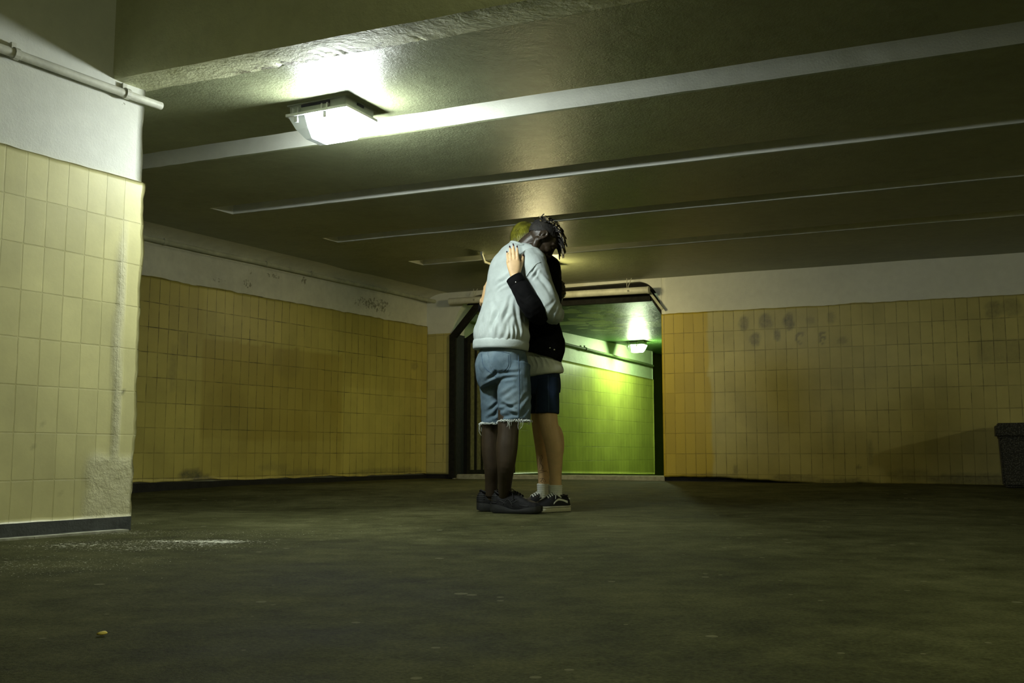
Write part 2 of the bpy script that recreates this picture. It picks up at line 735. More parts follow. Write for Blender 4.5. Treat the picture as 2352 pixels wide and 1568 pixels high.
def rough_edge(s, z):
    # the grey repair mortar that runs down near the free end and spreads at its foot
    c = -.105 - .012 * noise.noise(V((z * 3, 1, 0)))
    k = 1 - sstep(.012, .028, abs(s - c))
    k *= sstep(1.45, 1.1, z) if False else 1.0
    foot = (1 - sstep(.30, .36, z + .05 * noise.noise(V((s * 9, z * 9, 2))))) * sstep(-.27, -.22, s + .03 * noise.noise(V((z * 12, s, 5))))
    return max(k * (1 - sstep(1.15, 1.5, z)), foot)


def near_front(s):
    return 0


corner = lambda z: .0
bm = bmesh.new()
uvl = bm.loops.layers.uv.verify()
panel(bm, org=P0, dirv=LD, s0=-9.5, s1=-.0, z0f=lambda s: 1.60, z1f=lambda s: 3.1, ds=.04, nz=34, nrm=LN, wave=.006, mat_index=0, seed=8.2, thick=.1,
      stain=blob_paint(px_blobs(p_sz, [(285, 232, 20, 9, .8), (5, 122, 14, 6, .85)]), P0, LD))
panel(bm, org=P0, dirv=LD, s0=-9.5, s1=.012, z0f=lambda s: .058 + w4(s), z1f=lambda s: 1.638 + w3(s), ds=.02, nz=80, nrm=LN, wave=.003, front=.014, uvz=1.638, mat_index=1, seed=9.9, stain=near_stain, patch=rough_edge, thick=.1)
# make the free edge uneven, and lift the mortar runs
lp = bm.verts.layers.float['patch']
for v in bm.verts:
    s = (v.co - P0).dot(LD)
    if s > -.03:
        w = (s + .03) / .04
        v.co += LD * (.016 * w * noise.noise(V((0, v.co.z * 5, 1))) + .008 * w * noise.noise(V((3, v.co.z * 17, 1))) - .01 * w * sstep(.5, 0, v.co.z))
    if v[lp] > .01:
        v.co += LN * (v[lp] * (.004 + .003 * noise.noise(v.co * 25)))
prism(bm, [P0 + LD * -9.5 - LN * .02, P0 - LN * .02 - LD * .01, P0 - LN * 1.1 - LD * .01, P0 + LD * -9.5 - LN * 1.1], -.1, 3.1)
me = bpy.data.meshes.new('wall_corner')
bm.to_mesh(me)
bm.free()


def near_tile():
    m = tile_mat('cream_tile_repaired', (.66, .62, .30), (.42, .38, .14), (.62, .59, .34), grime=.45, bump=.006, rough_patch=True)
    return m


struct(link('wall_corner', me, [M['plaster'], near_tile()]), 'near left wall of cream tiles under white plaster')
bm = bmesh.new()
box(bm, P0 + LD * (-4.75) + LN * .006 + V((0, 0, .022)), LD * 4.75, LN * .016, V((0, 0, .038)))
struct(from_bm('baseboard_corner', bm, M['base_grey']))
bm = bmesh.new()
for i in range(60):
    s = -9.4 + i * .157
    if s < -.12:
        box(bm, P0 + LD * s + LN * (.05 + .006 * noise.noise(V((s * 4, 0, 0)))) + V((0, 0, -.006)), LD * .0787, LN * .035, V((0, 0, .012 + .004 * noise.noise(V((s * 3, 7, 0))))))
struct(from_bm('trim_1', bm, M['concrete_trim']))

# ------------------------------------------------------------------ back wall with the gateway
w5, w6 = wob(11.0, .012), wob(12.0, .05, 1.0)
S_END = 7.4
b_items = [(1709, 742, 13, 18, .62), (1760, 740, 17, 19, .6), (1811, 738, 13, 21, .8), (1862, 736, 12, 10, .28), (1909, 731, 11, 15, .42), (1736, 780, 13, 17, .62), (1786, 771, 9, 16, .68),
           (1935, 782, 13, 9, .38), (2280, 712, 22, 22, .5), (2325, 705, 26, 22, .4), (2000, 1042, 7, 32, .4), (1690, 1078, 7, 12, .5), (1830, 1098, 60, 9, .5), (1930, 1105, 80, 8, .6), (2090, 1090, 60, 14, .35),
           (2240, 1100, 130, 14, .6), (1972, 1073, 6, 5, .5), (1640, 1092, 60, 6, .4), (1912, 1000, 14, 70, .16)]
for k in range(9):
    a = math.pi * (.35 + 1.25 * k / 8)
    b_items.append((1839 + 9 * math.cos(a), 777 - 11 * math.sin(a), 3.2, 3.6, .7))
for k in range(7):
    a = math.pi * (.2 + 1.25 * k / 6)
    b_items.append((1891 + 6 * math.cos(a), 769 - 6 * math.sin(a), 2.8, 3, .75))
    b_items.append((1891 + 6 * math.cos(a + .4), 782 - 6 * math.sin(a + .4), 2.8, 3, .75))
back_blobs = blob_paint(px_blobs(b_sz, b_items), None, None)
rx0, rz1 = b_sz(2247, 782)
_, rz0 = b_sz(2247, 832)


def back_stain(s, z):
    k = back_blobs(s, z)
    if s > rx0 and rz0 < z < rz1:
        k = max(k, .26)
    return k


so, _ = b_sz(1630, 900)


def back_patch(s, z):
    return 1 - sstep(so - .015, so + .012, s - .02 * noise.noise(V((z * 5, 0, 4))) + (.02 if z < 1.1 else 0) * -1)


def bottom(s):
    u = s - S_R
    dip = .05 * sstep(.3, 1.7, u)
    return .115 - dip + w5(s) * 1.5


bm = bmesh.new()
panel(bm, org=BN * TB, dirv=BD, s0=S_R, s1=S_END, z0f=lambda s: 1.70, z1f=lambda s: 2.16, ds=.05, nz=14, nrm=-BN, wave=.006, mat_index=0, seed=14.0, thick=.1,
      stain=blob_paint(px_blobs(b_sz, [(1537, 700, 3, 3, .9), (2298, 595, 8, 3, .8), (2195, 680, 8, 3, .7)]), None, None))
panel(bm, org=BN * TB, dirv=BD, s0=S_R, s1=S_END, z0f=bottom, z1f=lambda s: 1.746 + w5(s), ds=.02, nz=84, nrm=-BN, wave=.004, front=.012, uvz=1.746, mat_index=1, seed=15.0, stain=back_stain, patch=back_patch, thick=.1)
# rubble footing under the tiles
panel(bm, org=BN * TB, dirv=BD, s0=S_R + .0, s1=S_END, z0f=lambda s: -.05, z1f=lambda s: .13 + .5 * w5(s), ds=.03, nz=8, nrm=-BN, wave=.02, front=-.01, mat_index=2, seed=17.0, thick=.1)
# left stub beside the gateway: plaster over tile, with the gateway's curved shoulder
panel(bm, org=BN * TB, dirv=BD, s0=-5.42, s1=S_L, z0f=lambda s: 1.55, z1f=lambda s: 1.74, ds=.02, nz=8, nrm=-BN, wave=.003, mat_index=0, seed=18.0, thick=.1)
panel(bm, org=BN * TB, dirv=BD, s0=-5.42, s1=S_L, z0f=lambda s: .12, z1f=lambda s: 1.665 + .2 * w5(s), ds=.02, nz=60, nrm=-BN, wave=.003, front=.01, uvz=1.65, mat_index=1, seed=19.0, thick=.1)
# spandrel over the gateway, extruded: straight head with a wide curve at the left and a tight one at the right
out = [(-5.45, 1.70), (S_L, 1.62)]
for k in range(13):
    a = math.pi * (1 - .5 * k / 12)
    out.append((S_L + .36 + .36 * math.cos(a), 1.64 + .435 * math.sin(a)))
for k in range(13):
    a = math.pi * (.5 - .5 * k / 12)
    out.append((S_R - .24 + .24 * math.cos(a), 1.755 + .34 * math.sin(a)))
out += [(S_R, 1.72), (S_R + .002, 2.3), (-5.45, 2.3)]
fr = [bm.verts.new(P(s, TB - .001, z)) for s, z in out]
bk = [bm.verts.new(P(s, TB + .28, z)) for s, z in out]
f = bm.faces.new(fr)
bm.faces.new(bk[::-1])
for i in range(len(out)):
    q = bm.faces.new((fr[i], bk[i], bk[(i + 1) % len(out)], fr[(i + 1) % len(out)]))
# solid body
for s0, s1 in ((S_R + .001, S_END), (-5.8, S_L - .001)):
    prism(bm, [P(s0, TB + .02), P(s1, TB + .02), P(s1, TB + .28), P(s0, TB + .28)], -.1, 2.3 if s0 > -4 else 1.7)
bmesh.ops.recalc_face_normals(bm, faces=bm.faces)
for f_ in prism(bm, [P(-5.42, TB - .004), P(S_L - .002, TB - .004), P(S_L - .002, TB + .1), P(-5.42, TB + .1)], -.05, .125):
    f_.material_index = 2
me = bpy.data.meshes.new('wall_back')
bm.to_mesh(me)
bm.free()
struct(link('wall_back', me, [M['plaster'], M['tile_back'], M['base_black']]), 'back wall of sand tiles with a gateway into the green tunnel')

# ------------------------------------------------------------------ tunnel beyond the gateway
T_DROP = -.022


def tz(s):
    return T_DROP * max(0, s - 6.5)


SLT = 10.3
bm = bmesh.new()
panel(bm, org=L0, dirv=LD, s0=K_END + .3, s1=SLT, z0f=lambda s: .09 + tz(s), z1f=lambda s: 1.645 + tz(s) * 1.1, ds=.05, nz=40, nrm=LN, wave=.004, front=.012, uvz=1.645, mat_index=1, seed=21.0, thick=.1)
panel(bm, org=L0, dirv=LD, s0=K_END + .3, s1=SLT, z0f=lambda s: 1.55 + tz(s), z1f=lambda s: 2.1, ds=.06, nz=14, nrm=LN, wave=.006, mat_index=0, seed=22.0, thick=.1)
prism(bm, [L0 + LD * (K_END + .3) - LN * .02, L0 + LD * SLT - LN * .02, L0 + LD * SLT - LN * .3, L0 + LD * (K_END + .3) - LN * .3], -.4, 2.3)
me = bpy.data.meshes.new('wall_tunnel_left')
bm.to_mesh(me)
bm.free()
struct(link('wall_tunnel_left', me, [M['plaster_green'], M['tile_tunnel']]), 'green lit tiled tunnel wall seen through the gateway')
TW = 2.5
bm = bmesh.new()
q = P(S_R, TB + .28)
c0 = (q - L0).dot(LD)
prism(bm, [L0 + LD * c0 + LN * (TW + .15), L0 + LD * 14 + LN * (TW + .15), L0 + LD * 14 + LN * (TW + .4), L0 + LD * c0 + LN * (TW + .4)], -.4, 2.3)
struct(from_bm('wall_tunnel_right', bm, M['tile_tunnel']))
bm = bmesh.new()
prism(bm, [L0 + LD * 13.5 + LN * -1.5, L0 + LD * 13.5 + LN * (TW + .4), L0 + LD * 13.7 + LN * (TW + .4), L0 + LD * 13.7 + LN * -1.5], -.4, 2.3)
prism(bm, [L0 + LD * SLT + LN * -1.5, L0 + LD * SLT + LN * -.02, L0 + LD * (SLT - .2) + LN * -.02, L0 + LD * (SLT - .2) + LN * -1.5], -.4, 2.3)
struct(from_bm('wall_tunnel_end', bm, M['tile_tunnel']))
# tunnel ceiling
bm = bmesh.new()
la = bm.verts.layers.float.new('stain')
gr = []
for i in range(60):
    r = []
    for j in range(24):
        c = -.05 + (TW + .4) * j / 23
        sf = (P(wall_s(c, TB + .285), TB + .285) - L0).dot(LD)
        s = sf + (14 - sf) * i / 59
        p_ = L0 + LD * s + LN * c + V((0, 0, 2.02 + .006 * noise.noise(V((s * 2, c * 2, 3)))))
        v = bm.verts.new(p_)
        d = ((s - 6.2) / 1.5) ** 2 + ((c - .85) / .9) ** 2
        v[la] = 1 - sstep(.5, 1.1, d)
        r.append(v)
    gr.append(r)
for a, b in zip(gr[:-1], gr[1:]):
    for j in range(23):
        f = bm.faces.new((a[j], a[j + 1], b[j + 1], b[j]))
        f.smooth = True
prism(bm, [P(wall_s(-.3, TB + .285), TB + .285), L0 + LD * 14 + LN * -.3, L0 + LD * 14 + LN * (TW + .5), P(wall_s(TW + .5, TB + .285), TB + .285)], 2.06, 2.3)
me = bpy.data.meshes.new('ceiling_tunnel')
bm.to_mesh(me)
bm.free()
struct(link('ceiling_tunnel', me, M['ceil_tunnel']), 'dark green flaking tunnel ceiling')

# ------------------------------------------------------------------ floor
bm = bmesh.new()
la = bm.verts.layers.float.new('stain')
spl = [(on_z(440, 1242, 0), .45, .13, 1.12), (on_z(300, 1250, 0), .8, .45, .86), (on_z(250, 1222, 0), .55, .3, .8), (on_z(100, 1300, 0), .7, .7, .74), (on_z(430, 1225, 0), .9, .5, .7), (on_z(640, 1228, 0), .5, .1, .7), (on_z(520, 1170, 0), .6, .25, .5), (on_z(330, 1200, 0), .12, .1, .9), (on_z(860, 1185, 0), .9, .2, .3), (on_z(1700, 1155, 0), .5, .25, .35)]
xs = np.arange(-9, 11.01, .1)
ys = np.concatenate([np.arange(-6, 2, .25), np.arange(2, 11, .06), np.arange(11, 21.5, .4)])
rows = []
for y in ys:
    r = []
    for x in xs:
        z = floor_z(y) + (.006 * noise.noise(V((x * 1.1, y * 1.1, 0))) - .003)
        td = (V((x, y, 0)) - L0).dot(LD)
        if td > 6.5:
            z += tz(td)
        if abs(x - .1) < .6 and 5.6 < y < 6.7:
            z = floor_z(y) - .003
        v = bm.verts.new((x, y, z))
        m = .12
        for c, rx, ry, k in spl:
            d = ((x - c.x) / rx) ** 2 + ((y - c.y) / ry) ** 2
            m = max(m, k * math.exp(-d))
        v[la] = m
        r.append(v)
    rows.append(r)
for a, b in zip(rows[:-1], rows[1:]):
    for i in range(len(xs) - 1):
        f = bm.faces.new((a[i], a[i + 1], b[i + 1], b[i]))
        f.smooth = True
me = bpy.data.meshes.new('floor')
bm.to_mesh(me)
bm.free()
struct(link('floor', me, M['floor']), 'worn dark asphalt floor with pale paint spatter')
# threshold kerb in the gateway
bm = bmesh.new()
n_ = 40
rings = []
for i in range(n_ + 1):
    s = S_L + (S_R + .05 - S_L) * i / n_
    h = .112 + .006 * noise.noise(V((s * 6, 0, 1)))
    rings.append([P(s, TB + .08, .02), P(s, TB + .09, h), P(s, TB + .12, h + .008), P(s, TB + .3, h + .006), P(s, TB + .32, .02)])
skin_rings(bm, rings)
struct(from_bm('trim_2', bm, M['concrete_trim']), 'raised concrete threshold across the gateway')

# ------------------------------------------------------------------ main ceiling: cast panels with long slots between them
slots = [(4.57, 4.82), (5.81, 6.03), (7.02, 7.215), (8.21, 8.44)]
bm = bmesh.new()
la = bm.verts.layers.float.new('stain')
BORD = 1.0


def slab(t0, t1, c=BORD, s1=S_END + .3, z=ZC):
    """a ceiling panel with a lightly chipped lower edge, gridded for relief"""
    n = 120
    sa, sb = wall_s(c, t0), wall_s(c, t1)
    lo, hi = [], []
    for i in range(n + 1):
        w = (i / n) ** 1.3
        row = []
        for k, (tt, sx) in enumerate(((t0, sa), (t0 + .012, sa), ((t0 + t1) / 2, (sa + sb) / 2), (t1 - .012, sb), (t1, sb))):
            s = sx + (s1 - sx) * w
            e = .006 * noise.noise(V((s * 7, tt * 3, 2))) + .004 * noise.noise(V((s * 23, tt * 3, 2))) if k in (0, 4) else 0
            zz = z + .004 * noise.noise(V((s * 1.3, tt * 1.3, 5)))
            if k in (0, 4):
                zz += .003 + abs(e) * .6
            row.append(P(s, tt + (e * .5 if 0 < i < n else 0), zz))
        row = row + [P(sb + (s1 - sb) * w, t1, z + .12), P(sa + (s1 - sa) * w, t0, z + .12)]
        lo.append(row)
    skin_rings(bm, lo)


prevt = 3.72
for (a, b) in slots:
    slab(prevt, a)
    prevt = b
slab(prevt, TB + .1, c=BORD)
# border along the left wall
n = 60
lo = []
for i in range(n + 1):
    t = 3.55 + (TB + .2 - 3.55) * i / n
    sa, sb = wall_s(-.2, t), wall_s(BORD, t)
    zz = ZC + .003 * noise.noise(V((0, t * 1.5, 9)))
    e = .005 * noise.noise(V((t * 6, 1, 1)))
    lo.append([P(sa, t, zz), P((sa + sb) / 2, t, zz), P(sb + e, t, zz + .002), P(sb, t, ZC + .12), P(sa, t, ZC + .12)])
skin_rings(bm, lo)
# deck over the slots
q = [P(wall_s(-.3, 3.6), 3.6), P(S_END + .4, 3.6), P(S_END + .4, TB + .2), P(wall_s(-.3, TB + .2), TB + .2)]
prism(bm, q, ZC + .115, ZC + .3)
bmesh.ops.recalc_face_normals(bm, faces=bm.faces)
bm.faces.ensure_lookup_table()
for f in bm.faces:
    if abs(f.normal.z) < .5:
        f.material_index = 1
me = bpy.data.meshes.new('ceiling')
bm.to_mesh(me)
bm.free()
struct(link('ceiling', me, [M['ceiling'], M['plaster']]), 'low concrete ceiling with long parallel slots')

# edge beam at the near side of that ceiling: tall face towards us, rough underside
bm = bmesh.new()
sA = (P0 + LN * -.15).dot(BD) - .35
rings = []
for i in range(701):
    s = sA + (S_END + .3 - sA) * i / 700
    r1 = .010 * noise.noise(V((s * 6, 0, 0))) + .006 * noise.noise(V((s * 19, 0, 0)))
    chip = max(0, noise.noise(V((s * 5, 2, 4))) * .6 + .6 * noise.noise(V((s * 31, 2, 4))) + .3 * noise.noise(V((s * 70, 2, 4))) - .16) * .10 * sstep(-3.4, -2.9, s) * (1 - sstep(-1.9, -1.5, s))
    zb = 2.094 + .004 * noise.noise(V((s * 2, 4, 0)))
    rings.append([P(s, 3.50 + r1 * .25, zb + .98), P(s, 3.50 + r1 * .25, zb + .03), P(s, 3.51 + r1 * .3, zb + .003), P(s, 3.56, zb + r1 * .2), P(s, 3.63 + r1 * .5, zb + .002 + r1 * .3),
                  P(s, 3.70 + r1 - chip, zb + .004 + chip * .75), P(s, 3.725 + r1 * .6, zb + .03), P(s, 3.73, zb + .98)])
skin_rings(bm, rings)
la = bm.verts.layers.float.new('stain')  # here: dark of the crumbled edge's cavities, painted into its colour
for v in bm.verts:
    s, t_ = v.co.dot(BD), v.co.dot(BN)
    if t_ > 3.60 and v.co.z < 2.15:
        k = sstep(-3.25, -3.0, s) * (1 - sstep(-2.3, -1.9, s)) + .55 * sstep(-1.9, -1.6, s) * (1 - sstep(-1.2, -.8, s))
        v[la] = min(1.3, k * (1.0 + .7 * noise.noise(V((s * 8, 1, 1))))) * (1.0 if t_ > 3.68 else .55)
o = struct(from_bm('trim_3', bm, [plaster('beam_plaster', (.60, .61, .38), .15, .008, .65, 38)], smooth=True, angle=.6), 'deep ceiling beam with crumbling plaster edge above the lamp side')

# higher ceiling on our side of the beam, and the hall's unseen sides
bm = bmesh.new()
prism(bm, [V((-9, -6, 0)), V((11, -6, 0)), P(S_END + .6, 3.6), P(sA - 4, 3.6)], 3.05, 3.2)
struct(from_bm('ceiling_near', bm, M['ceiling']))
bm = bmesh.new()
prism(bm, [V((-9, -6, 0)), V((11.2, -6, 0)), V((11.2, -5.8, 0)), V((-9, -5.8, 0))], -.1, 3.2)
struct(from_bm('wall_rear', bm, M['plaster_dim']))
bm = bmesh.new()
e0, e1 = P(S_END, TB + .1), P(S_END, -6)
prism(bm, [e0, e0 + BD * .2, e1 + BD * .2, e1], -.1, 3.2)
struct(from_bm('wall_right', bm, M['tile_back']))
bm = bmesh.new()
h0 = L0 + LD * -6
prism(bm, [h0 - LN * .3, h0 + LN * 2.0, h0 + LN * 2.0 - LD * .2, h0 - LN * .3 - LD * .2], -.1, 2.3)
struct(from_bm('wall_recess', bm, M['tile_left']))

# ------------------------------------------------------------------ pipes and conduits


def conduit(name, label, pts, r, mat, clips=(), clip_n=LN, cat='pipe'):
    t = thing(name, label, cat, pts[0])
    b = bmesh.new()
    A = []
    for a, c in zip(pts[:-1], pts[1:]):
        m = max(2, int((c - a).length / .12))
        for i in range(m):
            q = a.lerp(c, i / m)
            A.append(q + V((0, 0, .004 * noise.noise(q * 1.7))))
    A.append(pts[-1])
    tube(b, A, r, 12)
    from_bm('tube', b, mat, t, smooth=True, angle=.9)
    d = (pts[1] - pts[0]).normalized()
    for c in clips:
        b = bmesh.new()
        q = pts[0].lerp(pts[1], c) if len(pts) == 2 else c
        tube(b, [q - d * .012, q + d * .012], r * 1.35, 12)
        box(b, q - clip_n * r * 1.1 + V((0, 0, r * 1.2)), d * .011, clip_n * .008, V((0, 0, r * 1.5)))
        from_bm('pipe_clip', b, mat, t)
    return t


r = .024
base = L0 + LN * (.012 + r) + V((0, 0, 2.052))
conduit('wall_pipe', 'long thin painted pipe clipped along the far left wall under the ceiling', [base + LD * -5.5, base + LD * (K_END - .35) + V((0, 0, -.004)), base + LD * (K_END + .25) + LN * .10 + V((0, 0, -.03)), base + LD * (K_END + 1.2) + LN * .16 + V((0, 0, -.09))], .021, M['pipe_dim'],
        [base + LD * k for k in (.2, 1.35, 1.95, 3.1, K_END - .2)])
b2 = P0 + LN * .034 + V((0, 0, 2.033))
conduit('wall_pipe', 'white pipe with a cut end along the bright near wall', [b2 - LD * 8, b2 + LD * .07], .0195, M['pipe'], [.905, .975])
b3 = L0 + LN * .05
conduit('wall_conduit', 'dark conduit along the green tunnel wall', [b3 + LD * (K_END + 1.4) + V((0, 0, 1.90)), b3 + LD * (SLT - .1) + V((0, 0, 1.77))], .019, M['pipe_tunnel'], [.5])

# fat white pipe hung across the gateway
pz = 1.988
pa, pb = P(S_L + .02, TB - .12, pz + .012), P(S_R - .10, TB - .12, pz - .004)
t = thing('hanging_pipe', 'thick white pipe hung on wires across the top of the gateway', 'pipe', pa)
b = bmesh.new()
A = [pa.lerp(pb, i / 24) for i in range(25)]
tube(b, A, .036, 20)
from_bm('tube', b, M['pipe'], t, smooth=True, angle=.9)
for k in (.13, .90):
    c = pa.lerp(pb, k)
    for e in (0, .05):
        b = bmesh.new()
        tube(b, [c + BD * e + V((0, 0, ZC - pz)), c + BD * (e * .3) + V((0, 0, .05)), c + BD * e * .2 + V((0, -.05, -.01))], .0035, 6)
        from_bm('hanger_wire', b, M['wire'], t)
b = bmesh.new()
tube(b, [pb - BD * .01, pb + BD * .006], .039, 20)
from_bm('end_cap', b, M['pipe'], t, smooth=True, angle=.9)

# small conduit across the last ceiling slot, feeding the lamp behind the couple
c1 = on_z(1106, 583, ZC - .02)
c2 = on_z(1113, 601, ZC - .02)
c3 = on_z(1150, 615, ZC - .02)
bm = bmesh.new()
tube(bm, [c1 + V((0, 0, .09)), c1 + V((0, 0, .0)), c2, c2.lerp(c3, .4), c3, on_z(1190, 625, ZC - .02)], .012, 8)
tag(from_bm('ceiling_conduit', bm, M['pipe'], base=c1, smooth=True), 'short bent white conduit under the last ceiling slot beside the couple', 'pipe')

# ------------------------------------------------------------------ gate: cut-corner frame in the opening and an open slatted leaf
gt = TB + .035
t = thing('gate_portal', 'dark steel gate frame with cut corners in the gateway', 'gate frame', P(S_L, gt, .08))


def bar(name, a, b_, w, d, mat, par):
    m = bmesh.new()
    ax = (b_ - a)
    L = ax.length / 2
    ax.normalize()
    side = ax.cross(BN)
    if side.length < .1:
        side = V((0, 0, 1))
    side.normalize()
    nn = ax.cross(side).normalized()
    box(m, (a + b_) / 2, ax * L, side * w, nn * d)
    return from_bm(name, m, mat, par)


bar('post', P(S_L + .02, TB - .02, .08), P(S_L + .02, TB - .02, 1.64), .034, .03, M['steel_dark'], t)
bar('post', P(S_R + .06, gt + .3, .08), P(S_R + .06, gt + .3, 1.74), .022, .03, M['steel_dark'], t)
bar('head_rail', P(S_L + .35, gt, 1.945), P(S_R - .12, gt, 1.94), .045, .03, M['steel_dark'], t)
bar('head_plate', P(S_L + .12, gt + .05, 2.04), P(S_R - .02, gt + .05, 2.04), .06, .012, M['steel_dark'], t)
bar('corner_brace', P(S_L + .02, TB - .02, 1.62), P(S_L + .38, TB - .02, 2.02), .034, .028, M['steel_dark'], t)
bar('corner_brace', P(S_R - .13, gt, 1.985), P(S_R + .03, gt, 1.74), .03, .012, M['steel_dark'], t)
tag(bar('corner_strap', P(S_R - .13, gt - .08, 2.0), P(S_R + .02, gt - .08, 1.79), .012, .006, M['pipe_dim'], t), 'light grey strap')

bar('added_jamb_plate', P(S_L + .008, TB + .14, .1), P(S_L + .008, TB + .14, 1.66), .006, .135, M['steel_dark'], t)  # dark sheet added over the jamb reveal to hide the tunnel light on it
hinge = P(S_L + .10, gt + .10)
gd = (LD + LN * .10).normalized()
gn = V((gd.y, -gd.x, 0))
t = thing('gate_leaf', 'open steel gate leaf with vertical slats behind the couple', 'gate', hinge + V((0, 0, .1)))
W_ = .86


def gbar(name, s0, z0, s1, z1, w, d, mat):
    a = hinge + gd * s0 + V((0, 0, z0))
    b_ = hinge + gd * s1 + V((0, 0, z1))
    m = bmesh.new()
    ax = b_ - a
    L = ax.length / 2
    ax.normalize()
    side = ax.cross(gn).normalized()
    box(m, (a + b_) / 2, ax * L, side * w, gn * d)
    return from_bm(name, m, mat, t)


gbar('stile', 0.02, .12, .02, 1.62, .025, .025, M['steel_dark'])
gbar('stile', W_, .12, W_, 1.9, .025, .025, M['steel_dark'])
gbar('rail', 0, .14, W_, .14, .025, .02, M['steel_dark'])
gbar('rail', .06, 1.60, W_, 1.62, .025, .02, M['steel_dark'])
gbar('rail', .55, 1.88, W_, 1.88, .025, .02, M['steel_dark'])
gbar('brace', .02, 1.60, .55, 1.90, .022, .02, M['steel_dark'])
for k in range(7):
    s = .11 + k * .118
    gbar('slat', s, .14, s, 1.60, .030, .008, M['steel_slat'])
for k in range(6):
    s = .17 + k * .118
    gbar('slat', s, .14, s, 1.60, .020, .003, M['steel_dark'])

# ------------------------------------------------------------------ litter bin at the right edge
bp = at(2330, 1105, 8.72)
bz = floor_z(bp.y)
left_edge = at(2291, 1040, 8.72)
cx = left_edge.x + .31
bc = V((cx + .05, 8.80, bz)) - BN * .13 - BD * .035
t = thing('litter_bin', 'dark rough stone litter bin with a lid rim at the right edge', 'bin', bc)


def rbox(name, hw, z0, z1, bev, mat, par, taper=1.0):
    m = bmesh.new()
    vs = []
    for z, k in ((z0, taper), (z1, 1.0)):
        for q in ((-1, -1), (1, -1), (1, 1), (-1, 1)):
            vs.append(m.verts.new(bc + BD * q[0] * hw * k + BN * q[1] * hw * .85 * k + V((0, 0, z - bc.z))))
    for f in ((3, 2, 1, 0), (4, 5, 6, 7), (0, 1, 5, 4), (1, 2, 6, 5), (2, 3, 7, 6), (3, 0, 4, 7)):
        m.faces.new([vs[i] for i in f])
    bmesh.ops.bevel(m, geom=m.edges[:], offset=bev, segments=3, affect='EDGES')
    return from_bm(name, m, mat, par, smooth=True, angle=.8)


def stone():
    k = Mat('exposed_aggregate', (.05, .05, .04), .85, .3)
    co = k.coord()
    vo = k.n('ShaderNodeTexVoronoi')
    vo.inputs['Scale'].default_value = 85
    k.l(co, vo.inputs['Vector'])
    k.color(k.ramp(vo.outputs['Distance'], [(.1, (.13, .125, .1)), (.5, (.03, .03, .022))]))
    k.bump(k.math('ADD', vo.outputs['Distance'], k.noise(co, 30, 3)), .8, .01)
    return k.m


M['stone'] = stone()
rbox('body', .245, bz - .002, .50, .018, M['stone'], t, .93)
rbox('rim', .27, .475, .60, .02, M['stone'], t)
m_ = bmesh.new()
tube(m_, [bc + V((0, 0, .598 - bz)), bc + V((0, 0, .603 - bz))], .15, 24)
from_bm('opening', m_, M['base_black'], t)

# little yellow scrap on the floor near the camera
bm = bmesh.new()
c = on_z(237, 1458, .0)
ell(bm, c + V((0, 0, .004)), (.0085, .001, 0), (0, .008, .001), (.003, 0, .004), 10, 6)
for v in bm.verts:
    v.co += (v.co - c) * .9 * noise.noise(v.co * 70)
tag(from_bm('pebble', bm, plain('yellow_scrap', (.85, .68, .16), .6), base=c, smooth=True), 'tiny yellow scrap lying on the open asphalt floor', 'litter')

# ------------------------------------------------------------------ lamps
M['lamp_base'] = plain('grey_lamp_plastic', (.34, .37, .33), .45, .5, 20, .1)
M['lamp_dark'] = plain('lamp_slot', (.012, .012, .03), .5)
k_ = Mat('frosted_lamp_cover', (.75, .8, .78), .25, .5)
tr_ = k_.n('ShaderNodeBsdfTranslucent')
tr_.inputs['Color'].default_value = (.8, .86, .84, 1)
mx_ = k_.n('ShaderNodeMixShader')
mx_.inputs[0].default_value = .004
k_.l(k_.b.outputs[0], mx_.inputs[1])
k_.l(tr_.outputs[0], mx_.inputs[2])
k_.l(mx_.outputs[0], k_.nt.nodes['Material Output'].inputs['Surface'])
M['lamp_clear'] = k_.m
M['lamp_clip'] = plain('lamp_clip', (.7, .72, .74), .2, .8)


